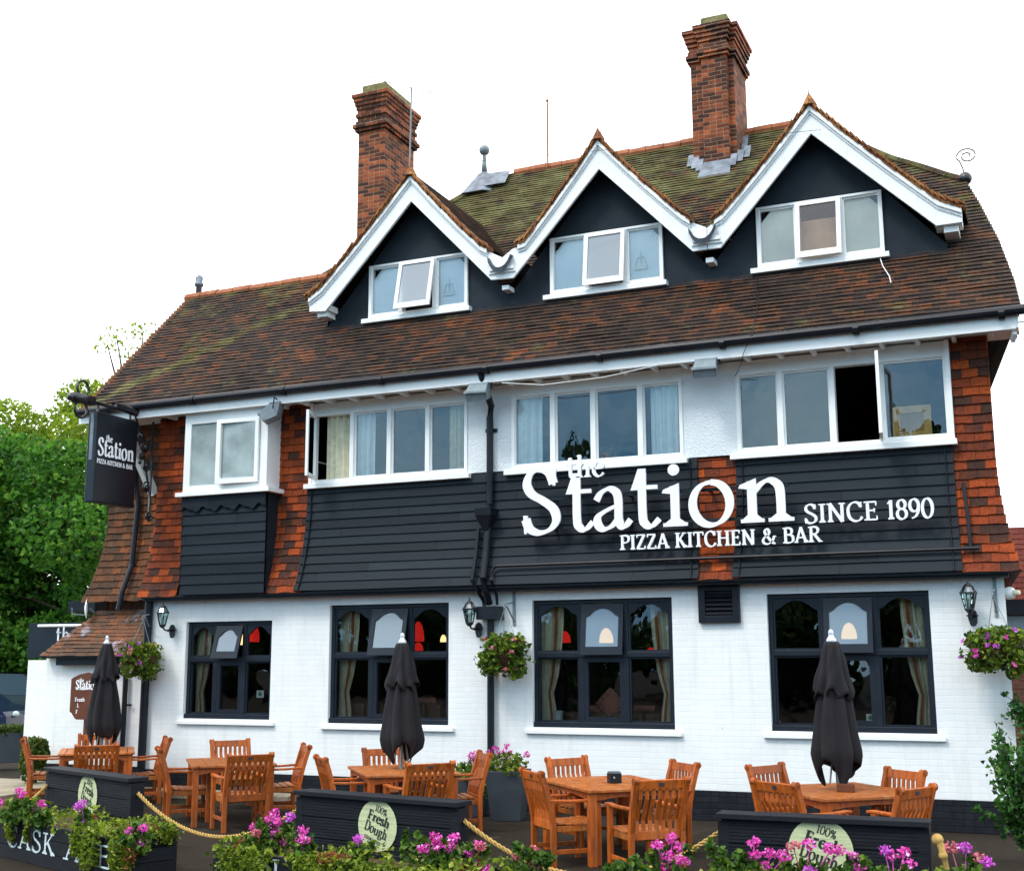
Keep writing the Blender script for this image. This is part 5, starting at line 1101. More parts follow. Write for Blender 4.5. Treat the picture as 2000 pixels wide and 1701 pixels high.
def sofa(x0,x1,z,y,lab):
    t=thing('sofa',lab,'sofa',((x0+x1)/2,y,.45),'leather sofas inside the pub'); m=MB(); m.box(x0,x1,y,y+.75,.46,z-.35); m.build('seat','leather',t,bevel=.05)
    m=MB(); n=6
    for i in range(n): a=x0+(x1-x0)*i/n; m.box(a+.006,a+(x1-x0)/n-.006,y-.02,y+.2,z-.55,z-.02)
    m.build('backrest','leather',t,bevel=.05)
s0=PY(1095,1395,.45);s1=PY(1295,1400,.45); sofa(s0.x,s1.x,s0.z+.06,.36,'brown leather sofa under the window right of the drainpipe')
s2=PY(690,1385,.45);s3=PY(868,1390,.45); sofa(s2.x,s3.x,s2.z+.12,.36,'brown leather sofa under the window behind the middle umbrella')
def cushion(u,v,y,w,h,lab,rot=0):
    c=PY(u,v,y); m=MB(); n=8
    P=lambda a,b,s: (c.x+w*(a*math.cos(rot)-b*math.sin(rot)),c.y+s*.07*(1-a*a*.95)*(1-b*b*.95),c.z+h*(a*math.sin(rot)+b*math.cos(rot)))
    for s in (-1,1):
        for i in range(n):
            for j in range(n):
                f=lambda k:-1+2*k/n; m.q(P(f(i),f(j),s),P(f(i+1),f(j),s),P(f(i+1),f(j+1),s),P(f(i),f(j+1),s))
    tag(m.build('cushion','cush',smooth=True,origin=c),lab,'cushion','patterned cushions on the sofas')
cushion(1192,1374,.40,.16,.16,'red patterned cushion standing on its corner on the sofa',.78); cushion(1150,1384,.5,.16,.045,'flat patterned cushion left of the cornered red cushion',.05); cushion(1258,1383,.5,.15,.04,'flat patterned cushion right of the cornered red cushion',-.05); cushion(830,1368,.5,.18,.045,'patterned cushion on the sofa behind the middle umbrella',0)
def card(u,v,w,h,lab):
    c=PY(u,v,.20); t=thing('notice_card',lab,'card',c,'notice cards in the windows'); m=MB(); m.box(c.x-w/2,c.x+w/2,.20,.206,c.z-h/2,c.z+h/2); m.build('card','white',t); m=MB(); m.lathe([(h*.3,0),(h*.3,.003)],(0,0,0),16); m.v=[(c.x+a[0],.199-a[2],c.z+a[1]) for a in m.v]; m.build('green_disc','greendisc',t)
card(508,1355,.13,.11,'small white card with a green disc in the leftmost window'); card(1700,1401,.10,.09,'white card with a green disc beside the right-hand umbrella'); card(1521,1412,.05,.07,'tiny white card in the lower left corner of the right-hand window')
c=PY(1092,1411,.22); m=MB(); m.lathe([(.05,0),(.065,.16),(.058,.16),(.045,.02)],c,14); o=m.build('glass_jar','lglass',origin=c); tag(o,'glass jar of pebbles on the sill of the window right of the drainpipe','jar'); m=MB(); random.seed(3)
for _ in range(16): m.ball(c+Vector((random.uniform(-.035,.035),random.uniform(-.03,.03),random.uniform(.02,.12))),.016,6)
m.build('pebbles','wood2',o)
pf=thing('picture_frame','pale wooden picture frame turned to the glass in the upper right window','picture frame',PY(1785,855,.2)); 
fr=[PY(1742,797,.07),PY(1817,787,.07)]; z0=PY(1785,857,.07).z; z1=(fr[0].z+fr[1].z)/2; x0,x1=fr[0].x,fr[1].x; m=MB()
m.ring([Vector(q) for q in ((x0,.05,z0),(x1,.05,z0),(x1,.09,z1),(x0,.09,z1))],[Vector(q) for q in ((x0+.09,.05,z0+.09),(x1-.09,.05,z0+.09),(x1-.09,.08,z1-.09),(x0+.09,.08,z1-.09))],(0,.03,0)); m.build('frame','gold',pf); m=MB(); m.q((x0+.08,.075,z0+.08),(x1-.08,.075,z0+.08),(x1-.08,.105,z1-.08),(x0+.08,.105,z1-.08)); m.build('backing','frameback',pf)
c=PY(1184,898,.14); pp=thing('window_plant','small yellow-green plant in an orange pot on the upper window sill','plant',c); m=MB(); m.lathe([(.07,0),(.09,.09),(.075,.09)],c+Vector((0,0,-.0)),12); m.build('pot','ridge',pp); m=MB(); leaves(m,70,ell(c+Vector((0,0,.14)),.1,.08,.06),.05); m.build('leaves','ivy',pp)
c=PY(1549,872,.14); m=MB()
for i in range(14): a=random.uniform(-.06,.06); m.tube([c+Vector((a*.3,0,0)),c+Vector((a,random.uniform(-.03,.03),random.uniform(.06,.12)))],.004,4)
tag(m.build('grass_tuft','ivy',origin=c),'small tuft of grass in the upper window left of the open casement','plant')
# aerials and wires
c=PY(800,330,2.2); ae=thing('television_aerial','thin television aerial on a pole behind the left chimney','aerial',c); m=MB(); top=PY(803,172,2.2); m.tube([c,(c.x+.02,2.2,top.z)],.014,6); m.build('pole','greymetal',ae); m=MB(); a=PY(705,148,2.4);b=PY(875,190,2.0); m.tube([a,b],.007,5)
for i in range(14): p=a+(b-a)*(i/13); m.tube([p+Vector((0,-.12,-.03)),p+Vector((0,.12,.03))],.004,4)
m.tube([(c.x+.02,2.2,top.z),a+(b-a)*.55],.008,5); m.tube([(c.x+.02,2.2,top.z-.6),(c.x+.22,2.2,top.z-.35),(c.x+.3,2.2,top.z+.05)],.005,4); m.build('antenna','greymetal',ae)
b=PY(1070,325,4.4);t=PY(1069,197,4.4); m=MB(); m.tube([b,(b.x,4.4,t.z)],.016,6); m.ball((b.x,4.4,t.z),.03,6); tag(m.build('mast','ridge',origin=b),'thin reddish mast standing on the main roof ridge','mast')
m=MB(); A=PY(1603,254,.33); Bq=Vector((-30,-7,9.4)); m.tube([A+(Bq-A)*t+Vector((0,0,-1.2*t*(1-t))) for t in [i/24 for i in range(25)]],.0035,4); tag(m.build('telephone_wire','iron',origin=A),'thin telephone wire running from the right-hand gable across the roofs','wire')
m=MB()
def wire(pts,r=.006): m.tube([p for p in pts],r,4)
wire([PR(1478,540)+Vector((0,-.03,.03)),PR(1481,600)+Vector((0,-.03,.03)),PR(1470,660)+Vector((0,-.04,.03)),PY(1452,690,-.5),PY(1447,712,-.46),PY(1436,735,-.1)])
tag(m.build('cable','iron',origin=(-3.5,-.3,6)),'loose black cable trailing down the roof under the right-hand gable','cable')
m=MB(); wire([PR(1718,505)+Vector((0,-.03,.04)),PR(1725,525)+Vector((0,-.03,.03)),PR(1738,545)+Vector((0,-.03,.03)),PR(1741,558)+Vector((0,-.03,.03))],.007); tag(m.build('rag','white',origin=(-1.8,.5,7.2)),'short white strip lying on the tiles below the right-hand gable window','strip')
m=MB(); wire([PY(980,748,-.47),PY(1060,752,-.47),PY(1180,737,-.47),PY(1290,712,-.47)],.007); tag(m.build('cable','white',origin=(-6,-.47,5.8)),'white cable sagging under the fascia right of the downpipe','cable')
# ---------------- teak chairs and tables ----------------
random.seed(21)
def make_chair():
    t=thing('garden_chair','','chair')
    W,D=.58,.52   # facing +Y: front at +Y, back at -Y
    m=MB(); n=6
    for i in range(n):
        y=-D/2+.06+i*(D-.04)/n; m.box(-W/2+.045,W/2-.045,y,y+.072,.405-.012*math.sin(i/5*math.pi),.427-.012*math.sin(i/5*math.pi))
    for y in (-D/2+.02,D/2-.05): m.box(-W/2+.05,W/2-.05,y,y+.03,.335,.404)
    for x in (-W/2+.05,W/2-.08): m.box(x,x+.03,-D/2+.05,D/2-.05,.335,.395)
    m.build('seat','wood2',t,bevel=.006)
    def bp(z): return -D/2-.03-.0-.13*max(0,(z-.42)/.5)**1.3
    for s in (-1,1):
        m=MB(); zs=[0,.2,.42,.55,.68,.80,.91]
        for a,b in zip(zs,zs[1:]): 
            m.beam((s*(W/2-.026),(bp(a)+.03 if a<=.42 else bp(a)+.03),a),(s*(W/2-.026),bp(b)+.03,b+.004),.052,.055,up=Vector((0,-1,0)))
        m.tube([(s*(W/2-.052),bp(.905)+.03,.90),(s*(W/2),bp(.905)+.03,.90)],.030,12)
        m.build('leg','wood',t,bevel=.006)
        m=MB(); m.box(s*(W/2-.026)-.024,s*(W/2-.026)+.024,D/2-.06,D/2-.008,0,.622); m.build('leg','wood',t,bevel=.006)
        m=MB(); ys=[-D/2-.045,-.1,.08,D/2-.02,D/2+.03]; zz=[.642,.632,.630,.640,.632]
        for (a,b),(c,d) in zip(zip(ys,zz),list(zip(ys,zz))[1:]): m.beam((s*(W/2-.026),a,b),(s*(W/2-.026),c+.004,d),.058,.028)
        m.build('armrest','wood',t,bevel=.008)
        m=MB(); m.box(s*(W/2-.026)-.012,s*(W/2-.026)+.012,-D/2+.02,D/2-.06,.13,.175); m.build('stretcher','wood',t,bevel=.004)
    b=MB(); z0,z1=.45,.845
    b.beam((-W/2+.05,bp(.87)+.03,.865),(W/2-.05,bp(.87)+.03,.865),.030,.085,up=Vector((0,-.2,1)))
    b.beam((-W/2+.05,bp(.42)+.035,.395),(W/2-.05,bp(.42)+.035,.395),.030,.08)
    ns=7
    for i in range(ns):
        x=-W/2+.05+(W-.10)*(i+.5)/ns; zs=[.43,.53,.63,.73,.83]
        for a,c in zip(zs,zs[1:]):
            f=lambda z: bp(z)+.03+.022*math.sin((z-.43)/.4*math.pi*2)
            b.beam((x,f(a),a),(x,f(c),c+.004),.041,.015,up=Vector((0,-1,0)))
    bk=b.build('backrest','wood',t,bevel=.004)
    m=MB(); m.box(-.026,.026,bp(.87)+.008,bp(.87)+.013,.852,.882); m.build('badge','plaque',bk)
    return t
chair0=make_chair(); first=[True]
GRP='teak armchairs on the pub terrace'
def place_chair(mx,my,face,label):
    """mx,my: middle of the top rail; face: heading the sitter looks to, degrees"""
    a=R_(face-90); back=.395; dx,dy=math.cos(R_(face)),math.sin(R_(face)); loc=(mx+dx*back,my+dy*back,0)
    if first[0]: first[0]=False; c=chair0; c.location=loc; c.rotation_euler=(0,0,a); c['label']=label
    else: c=dup(chair0,loc,a,label)
    c['group']=GRP
def make_table():
    t=thing('garden_table','','table'); L,W=1.0,1.0
    m=MB(); m.box(-L/2,L/2,-W/2,-W/2+.09,.71,.742); m.box(-L/2,L/2,W/2-.09,W/2,.71,.742); m.box(-L/2,-L/2+.09,-W/2+.092,W/2-.092,.71,.742); m.box(L/2-.09,L/2,-W/2+.092,W/2-.092,.71,.742)
    n=8
    for i in range(n): y=-W/2+.095+(W-.19)*i/n; m.box(-L/2+.093,L/2-.093,y,y+(W-.19)/n-.006,.712,.739)
    m.build('tabletop','wood2',t,bevel=.006)
    m=MB()
    def apron(P,Q):
        n=16; d=Vector(Q)-Vector(P); top=[Vector(P)+d*(i/n)+Vector((0,0,.708)) for i in range(n+1)]
        for i in range(n):
            f=lambda t: .635-.0+.028*math.sin(min(1,max(0,(t-.12)/.76))*math.pi)**.5
            a,b=i/n,(i+1)/n; A=Vector(P)+d*a;Bq=Vector(P)+d*b; nrm=Vector((-d.y,d.x,0)).normalized()*.024
            m.prism([A+Vector((0,0,f(a))),Bq+Vector((0,0,f(b))),Bq+Vector((0,0,.708)),A+Vector((0,0,.708))],nrm)
    e=.035
    apron((-L/2+e,-W/2+e,0),(L/2-e,-W/2+e,0)); apron((L/2-e,-W/2+e,0),(L/2-e,W/2-e,0)); apron((L/2-e,W/2-e,0),(-L/2+e,W/2-e,0)); apron((-L/2+e,W/2-e,0),(-L/2+e,-W/2+e,0))
    m.build('apron','wood',t)
    for sx in (-1,1):
        for sy in (-1,1):
            m=MB(); x,y=sx*(L/2-.06),sy*(W/2-.06); m.box(x-.034,x+.034,y-.034,y+.034,0,.709); m.build('leg','wood',t,bevel=.006)
    return t
table0=make_table()
TB=[((-13.15,-1.26),(1.30,1.05),-49,'teak table under the leftmost closed umbrella'),
    ((-10.05,-2.25),(1.34,1.05),-49,'teak table without umbrella second from the left'),
    ((-7.33,-2.56),(1.40,1.10),-50,'teak table under the middle closed umbrella'),
    ((-4.49,-3.17),(1.42,1.10),-47,'teak table with a small black box standing on it'),
    ((-2.12,-3.12),(1.30,1.22),-47,'teak table under the rightmost closed umbrella')]
for i,((x,y),(l,w),a,lab) in enumerate(TB):
    t=table0 if i==0 else dup(table0,(x,y,0),R_(a),lab)
    t.location=(x,y,0); t.rotation_euler=(0,0,R_(a)); t.scale=(l,w,1); t['label']=lab; t['group']='teak tables on the pub terrace'
CH=[(-14.15,-1.72,41,'leftmost teak armchair of all, seen edge-on beside the left table'),
    (-12.07,-2.48,132,'teak armchair with its back to us in front of the leftmost table'),
    (-13.95,-.38,-44,'teak armchair behind the leftmost umbrella, against the lean-to wall'),
    (-12.23,-.80,227,'teak armchair facing left at the right side of the leftmost table'),
    (-10.80,-2.77,44,'teak armchair facing right at the left side of the umbrella-less table'),
    (-9.07,-3.18,143,'teak armchair with its back to us at the table behind the long sagging rope'),
    (-11.04,-.92,-37,'teak armchair against the white wall below the leftmost window'),
    (-9.36,-1.50,222,'teak armchair facing left at the right end of the umbrella-less table'),
    (-8.02,-3.30,44,'teak armchair seen edge-on at the left of the table under the middle umbrella'),
    (-6.42,-3.58,141,'teak armchair with its back to us behind the middle barrier'),
    (-8.10,-1.67,-40,'teak armchair against the wall behind the middle umbrella'),
    (-6.52,-1.95,219,'teak armchair facing left beside the tall grey planter'),
    (-5.02,-4.10,44,'teak armchair with its back to us left of the table carrying the black box'),
    (-3.53,-4.47,133,'teak armchair with its back to us in front of the table carrying the black box'),
    (-5.33,-2.32,-32,'teak armchair behind the table carrying the black box, nearest the wall'),
    (-3.86,-2.50,226,'teak armchair facing left behind the table carrying the black box, at its right end'),
    (-2.99,-2.53,-28,'rear left teak armchair at the table under the rightmost umbrella'),
    (-2.50,-4.38,56,'front left teak armchair at the table behind the right-hand barrier'),
    (-1.54,-2.62,227,'rear right teak armchair at the table under the rightmost umbrella'),
    (-1.24,-4.42,155,'rightmost teak armchair, turned away beside the knotted rope end')]
for c in CH: place_chair(*c)
c=Vector((-4.42,-3.10,.742)); p0=PZ(1200,1528,.742); bx=thing('condiment_box','small black condiment box on the teak table without flowers','box',p0); m=MB(); m.obox(p0+Vector((0,0,.05)),Vector((.05,.04,0)),Vector((-.035,.045,0)),Vector((0,0,.05))); m.build('body','black',bx,bevel=.006); m=MB(); m.obox(p0+Vector((0,0,.108)),Vector((.045,.036,0)),Vector((-.03,.04,0)),Vector((0,0,.008))); m.ball(p0+Vector((0,-.02,.07))-AF*.07,.012,8); m.build('lid','lead',bx)
p0=PZ(1652,1545,.742); m=MB(); m.obox(p0+Vector((0,0,.035)),Vector((.085,.01,0)),Vector((-.01,.06,0)),Vector((0,0,.035))); tag(m.build('menu_block','brownsign',origin=p0,bevel=.004),'low brown box at the foot of the rightmost umbrella','box')
# ---------------- closed umbrellas ----------------
def umbrella(px,py,lab,hgt,seed,rmax=.22):
    random.seed(seed); t=thing('garden_umbrella',lab,'umbrella',(px,py,0),'closed umbrellas on the terrace')
    m=MB(); m.tube([(px,py,.0),(px,py,hgt-.1)],.022,10); m.build('pole','pole',t,smooth=True)
    m=MB(); m.lathe([(.24,0),(.24,.05),(.05,.07),(.035,.3),(.03,.32)],(px,py,0),18); m.build('base','grey_pl',t)
    m=MB(); m.lathe([(.055,-.09),(.05,-.05),(.03,-.02),(.025,.0),(.03,.015),(.022,.04),(.004,.055)],(px,py,hgt),14); m.build('finial','silver',t,smooth=True)
    ph=[random.uniform(0,6.28) for _ in range(4)]
    def cloth(z0,z1f,rt,rb,nf,dep,bulge,name,nv=26,na=96):
        m=MB(); rows=[]
        for j in range(nv+1):
            s=j/nv; row=[]
            for k in range(na):
                a=2*math.pi*k/na; zb=z1f(a); z=z0+(zb-z0)*s
                base=rt+(rb-rt)*(s**.85)
                if bulge: base=rt+(rb-rt)*min(1,((z0-z)/(z0-1.12)))**.9; base*=1.0-.50*max(0,(1.08-z)/.34)**1.2
                f=math.sin(nf*a+ph[0]+s*.7)+.45*math.sin((nf*2-3)*a+ph[1]-s*1.2)+.3*math.sin(3*a+ph[2]+s*2)
                r=base*(1+dep*(.35+.65*s)*f)+.012*math.sin(7*a+s*9+ph[3])*s
                row.append((px+r*math.cos(a)*1.06,py+r*math.sin(a)*.94,z))
            rows.append(row)
        b=len(m.v)
        for r in rows: m.v+=r
        for j in range(nv):
            for k in range(na):
                q=b+j*na+k; q2=b+j*na+(k+1)%na; m.f.append((q,q2,q2+na,q+na))
        o=m.build(name,'fabric',t,smooth=True); so=o.modifiers.new('thick','SOLIDIFY'); so.thickness=.006
    cloth(hgt-.09,lambda a:.925+.085*math.cos(4*a+.9+ph[2])+.055*math.sin(3*a+ph[0])+.03*math.sin(7*a),.055,rmax,7,.17,True,'canopy')
    cloth(hgt-.075,lambda a:hgt-.60+.04*math.cos(8*a+ph[1])+.03*math.sin(3*a),.060,rmax*.80,8,.15,False,'flounce',nv=14)
    m=MB(); 
    for k in range(3): a=k*2.1+ph[1]; m.tube([(px+.05*math.cos(a),py+.05*math.sin(a),1.1),(px+.10*math.cos(a),py+.10*math.sin(a),.80)],.010,6)
    m.build('rib','pole',t)
def top_z(u,v,x,y):
    # height of the point straight above (x,y) seen at image row v
    d=Vector((x,y,0))-CAM; lo,hi=.5,4
    for _ in range(40):
        mid=(lo+hi)/2; q=Vector((x,y,mid))-CAM; vv=850.5-1000*FK*(q@AU)/(q@AF)
        if vv>v: lo=mid
        else: hi=mid
    return lo
for u,vb,vt,lab,sd,rm in ((198,1463,1241,'leftmost closed dark umbrella, in front of the lean-to wall',5,.225),(783,1500,1236,'middle closed dark umbrella, in front of the second ground-floor window',6,.225),(1638,1541,1229,'rightmost closed dark umbrella, in front of the largest right-hand window',8,.212)):
    p=PZ(u,vb,.742); umbrella(p.x,p.y,lab,top_z(u,vt,p.x,p.y)-.05,sd,rm)
# ---------------- barriers with the painted roundel ----------------
def barrier(A,B,lab,uc,vc,dia,seed):
    A=Vector(A);B=Vector(B); d=(B-A); L=d.length; d.normalize(); n=Vector((d.y,-d.x,0))
    if n.y>0: n=-n
    t=thing('barrier',lab,'barrier',(A+B)/2,'dark slatted terrace barriers'); h=.80; th=.15
    up=Vector((0,0,1)); mid=(A+B)/2
    hb=(h-.045)/4
    P=lambda s,o,z: A+d*s+n*o+up*z
    m=MB()
    for i in range(4):
        m.obox(P(L/2,-th/2,hb*(i+.5)),d*(L/2-.04),n*(th/2),up*(hb/2-.005))
        for k in range(7): m.obox(P(L/2,.0005,hb*i+.016+k*(hb-.032)/6),d*(L/2-.045),n*.002,up*.008)
    m.obox(P(L/2,-th/2,h/2-.02),d*(L/2-.05),n*(th/2-.012),up*(h/2-.02))
    m.build('slat_panel','tim',t,bevel=.003)
    m=MB(); m.obox(P(L/2,-th/2,h-.022),d*(L/2),n*(th/2+.045),up*.022); m.build('cap_rail','tim',t,bevel=.006)
    for s in (.05,L-.05): 
        m=MB(); m.obox(P(s,-th/2,h/2-.03),d*.045,n*(th/2+.004),up*(h/2-.03)); m.build('post','tim',t,bevel=.004)
    # roundel on the front face
    dd=ray(uc,vc); o=A+n*.008; tt=((o-CAM).dot(n))/dd.dot(n); c=CAM+dd*tt
    R=dia/2; m=MB(); N=40
    pts=[c+d*(R*math.cos(2*math.pi*k/N))+up*(R*1.02*math.sin(2*math.pi*k/N)) for k in range(N)]
    rows=16
    for k in range(rows):   # painted over the grooved boards: strips that follow the grooves
        z0=-1+2*k/rows; z1=-1+2*(k+1)/rows; w0=math.sqrt(max(0,1-z0*z0))*R;w1=math.sqrt(max(0,1-z1*z1))*R; o2=n*(.002 if k%2 else .0005)
        m.q(c-d*w0+up*R*z0+o2,c+d*w0+up*R*z0+o2,c+d*w1+up*R*z1+o2,c-d*w1+up*R*z1+o2)
    D=m.build('roundel','disc',t)
    m=MB(); tl=R_(-19); U=d*math.cos(tl)+up*math.sin(tl); V=-d*math.sin(tl)+up*math.cos(tl); N_=n
    f=.004
    text(m,'100%',c+U*(-.0)+V*(R*.50),U,V,N_,R*.26,.15,.06,.002,width=R*.62,center=True,front=f)
    text(m,'Fresh',c+V*(R*.10),U,V,N_,R*.38,.24,.09,.002,width=R*1.15,center=True,front=f)
    text(m,'Dough',c+V*(-R*.36),U,V,N_,R*.40,.17,.07,.002,width=R*1.2,center=True,front=f)
    text(m,'GUARANTEE',c+V*(-R*.66)+U*(-R*.05),U,V,N_,R*.13,.2,.1,.002,width=R*.9,center=True,front=f)
    m.build('stencil','ink',D)
    return (P(0,-th/2,h-.16),P(L,-th/2,h-.16),n)
b1=barrier((-11.10,-4.40,0),(-9.16,-5.18,0),'dark slatted barrier at the left, its round emblem squeezed by the steep angle',171,1553,.46,1)
b2=barrier((-6.83,-5.59,0),(-4.91,-5.97,0),'dark slatted barrier in the middle with the full round Fresh Dough emblem',737,1612,.46,2)
b3=barrier((-2.65,-5.87,0),(-1.02,-5.83,0),'dark slatted barrier at the right with its emblem half hidden by flowers',1603,1662,.50,3)
def rope(p,q,sag,lab,r=.019):
    p=Vector(p);q=Vector(q); n=70; pts=[p+(q-p)*(i/n)+Vector((0,0,-sag*4*(i/n)*(1-i/n))) for i in range(n+1)]
    m=MB(); L=(q-p).length
    for s in range(3):   # three twisted strands
        st_=[]
        for i in range(n*5+1):
            t=i/(n*5); k=t*n; a=pts[int(min(k,n-1))]; b=pts[int(min(k,n-1))+1]; c=a+(b-a)*(k-int(min(k,n-1))); dr=(b-a).normalized(); x=dr.cross(Vector((0,0,1))).normalized(); y=dr.cross(x); ang=t*L/.12*2*math.pi+s*2.094
            st_.append(c+(x*math.cos(ang)+y*math.sin(ang))*r*.66)
        m.tube(st_,r*.50,6)
    tag(m.build('rope','rope',smooth=True,origin=p),lab,'rope','twisted ropes between the barriers')
rope(b1[1]+b1[2]*.0,b2[0],.36,'long twisted rope sagging between the left and middle barriers')
rope(b2[1],b3[0],.40,'twisted rope hanging between the middle and right barriers')
e=PZ(-40,1600,.35); rope(e,b1[0],.12,'short twisted rope rising to the left end of the left barrier')
k=b3[1]+Vector((.05,-.07,.03)); m=MB(); m.ball(k,.045,10); m.tube([k,k+Vector((.03,-.02,-.05)),k+Vector((.035,-.02,-.10))],[.026,.03,.024],8); m.ball(k+Vector((.035,-.02,-.11)),.034,8); m.tube([k+Vector((.035,-.02,-.1)),k+Vector((.055,-.02,-.2)),k+Vector((.06,-.02,-.32))],[.026,.02,.012],8)
tag(m.build('knotted_rope','rope',smooth=True,origin=k),'knotted rope end hanging from the right barrier','rope')
# ---------------- brown menu board on a post ----------------
y=-.45; cx=X(170,1350,y); z1=Z(165,1313,y); z0=Z(165,1405,y); xa=X(138,1350,y); mb_=thing('menu_board','brown shaped menu board on a post behind the leftmost umbrella','sign',(xa+.33,y,0))
w=.66; m=MB(); pts=[(0,.12),(.04,.10),(.10,.03),(.14,0),(w-.14,0),(w-.10,.03),(w-.04,.10),(w,.12)]
H=z1-z0; top=[(w,H-.10),(w-.06,H-.07),(w-.16,H-.03),(w/2,H),(.16,H-.03),(.06,H-.07),(0,H-.10)]
m.prism([Vector((xa+a,y,z0+b)) for a,b in pts+top],(0,.03,0)); m.build('board','brownsign',mb_)
m=MB(); 
text(m,'Station',(xa+.10,y-.003,z1-.26),UX,UZ,NF,.14,.17,.07,.002,width=.46,tr=0); text(m,'the',(xa+.17,y-.003,z1-.15),UX,UZ,NF,.06,.2,.1,.002,width=.09); text(m,'Fresh',(xa+.13,y-.003,z0+.46),UX,UZ,NF,.07,.22,.1,.002,width=.22); text(m,'Fresh',(xa+.10,y-.003,z0+.28),UX,UZ,NF,.06,.22,.1,.002,width=.2); text(m,'L',(xa+.15,y-.003,z0+.19),UX,UZ,NF,.06,.22,.1,.002); text(m,'F',(xa+.13,y-.003,z0+.09),UX,UZ,NF,.06,.22,.1,.002)
m.build('lettering','letter',mb_); m=MB(); m.box(xa+.27,xa+.35,y+.032,y+.1,0,z0+.3); m.build('post','brownsign',mb_)
# ---------------- planters with ivy and geraniums ----------------
def pelargonium(p,h,lab,grp,heads,col,seed,rad=.16):
    random.seed(seed); p=Vector(p); t=thing('geranium',lab,'flowering plant',p,grp)
    f=MB(); leaves(f,int(260*rad/.16),multi([ell(p+Vector((0,0,h*.34)),rad,rad*.8,h*.36)]+[ell(p+Vector((random.uniform(-rad,rad),random.uniform(-.06,.06),random.uniform(.3,.85)*h)),rad*.32,rad*.3,h*.2) for _ in range(5)],[3]+[.7]*5),.055); f.build('foliage','gerleaf',t)
    for (dx,dz,cn) in heads:
        c=p+Vector((dx,random.uniform(-.08,.05),dz)); hd=MB()
        hd.tube([p+Vector((dx*.3,0,h*.3)),c-Vector((0,0,.02))],.004,5)
        leaves(hd,58,ell(c,.052,.048,.040,.25),.026,fold=.1); hd.build('flower_head',cn,t)
def plantbox(A,B,depth,h,lab,letters=None):
    A=Vector(A);B=Vector(B); d=B-A; L=d.length; d.normalize(); n=Vector((d.y,-d.x,0)); n=n if n.y<0 else -n; up=Vector((0,0,1))
    t=thing('planter',lab,'planter',(A+B)/2,'dark timber planters along the terrace edge'); P=lambda s,o,z: A+d*s-n*o+up*z
    m=MB()
    for i in range(3):
        hh=h/3; z=hh*(i+.5)
        for o,ln in ((.012,L/2),(depth-.012,L/2)): m.obox(P(L/2,o,z),d*ln,n*.012,up*(hh/2-.003))
        for s in (.012,L-.012): m.obox(P(s,depth/2,z),d*.012,n*(depth/2-.024),up*(hh/2-.003))
    m.build('box','tim',t,bevel=.003); m=MB(); m.obox(P(L/2,depth/2,h-.06),d*(L/2-.03),n*(depth/2-.03),up*.02); m.build('soil','soil',t)
    if letters:
        m=MB()
        for (tx,u0,v0,u1,v1,sz,only) in letters:
            def hit(u,v): dd=ray(u,v); o=A+n*.002; return CAM+dd*((o-CAM).dot(n)/dd.dot(n))
            a,b=hit(u0,v0),hit(u1,v1); z=(a.z+b.z)/2; a.z=z
            text(m,tx,a,d,up,n,sz,.17,.075,.002,width=(b-a).length,tr=.05)
        m.build('lettering','paintlet',t)
    return t,P,L
def ivy(P,L,depth,h,lab,dens,seed,trails,front_drop=.16):
    random.seed(seed); c=P(L/2,0,0); t=thing('ivy',lab,'climbing plant',c,'ivy trailing from the planters')
    fs=[];ws=[]
    def along():
        s=random.uniform(0,L); o=random.uniform(-.03,depth); return P(s,o,h+random.uniform(-.03,.07)+.05*math.sin(s*5+seed))
    fs.append(along); ws.append(5)
    for (s,drop,wd) in trails:
        def tr(s=s,drop=drop,wd=wd):
            q=random.random()**.9; return P(s+random.gauss(0,wd*(1-.45*q)),-.03-.02*random.random()-.03*math.sin(q*3),h+.05-q*drop)
        fs.append(tr); ws.append(1.6*drop/.3*wd/.07)
    m=MB(); leaves(m,int(dens),multi(fs,ws),.052,fold=.2); m.build('foliage','ivy',t)
    m=MB()
    for (s,drop,wd) in trails:
        for k in range(3):
            x=s+random.gauss(0,wd*.5); m.tube([P(x,.02,h),P(x,-.03,h-.03),P(x+random.gauss(0,.03),-.03,h-drop*.6),P(x+random.gauss(0,.04),-.025,h-drop)],.004,4)
    m.tube([P(L*i/8,.02,h) for i in range(9)],.006,4); m.build('stem','bark',t)
    m=MB(); dr=[P(random.uniform(.1,L-.1),random.uniform(0,depth),h+.02) for _ in range(5)]
    leaves(m,int(dens*.36),multi([ell(p,.16,.08,.05) for p in dr]),.045); m.build('withered_foliage','dryleaf',t)
# CASK ALE planter, front left
A=PZ(0,1594,.4);B=PZ(213,1636,.4); d=(B-A).normalized(); A=A-d*.9
A.z=0;B.z=0
p1,P1,L1=plantbox(A,B,.72,.40,'dark timber planter lettered CASK ALE at the bottom left',[('CASK',12,1650,106,1671,.205,0),('ALE',124,1678,216,1697,.205,0)])
def sl(P,L,u,v,z=.42):   # fraction along a planter's front edge nearest to a pixel
    q=PZ(u,v,z); a=P(0,0,z); b=P(L,0,z); return (q-a).dot((b-a).normalized())
s=lambda u,v=1610: sl(P1,L1,u,v)
ivy(P1,L1,.72,.40,'yellow-green ivy trailing over the CASK ALE planter',2100,31,[(s(-6,1600),.26,.06),(s(40,1605),.22,.022),(s(150,1622),.25,.05),(s(166,1626),.36,.055),(s(184,1630),.30,.04),(s(214,1638),.30,.035)])
G='geraniums in the planters'
def ger(u,v,z,lab,heads,h=.34,rad=.16,seed=0): 
    p=PZ(u,v,z); p.z=.36; pelargonium(p,h,lab,G,heads,None,seed,rad)
ger(30,1592,.45,'pink geranium at the left end of the CASK ALE planter',[(-.17,.22,'pink'),(-.02,.33,'pink'),(.05,.30,'pink'),(.16,.17,'pink')],.3,.2,41)
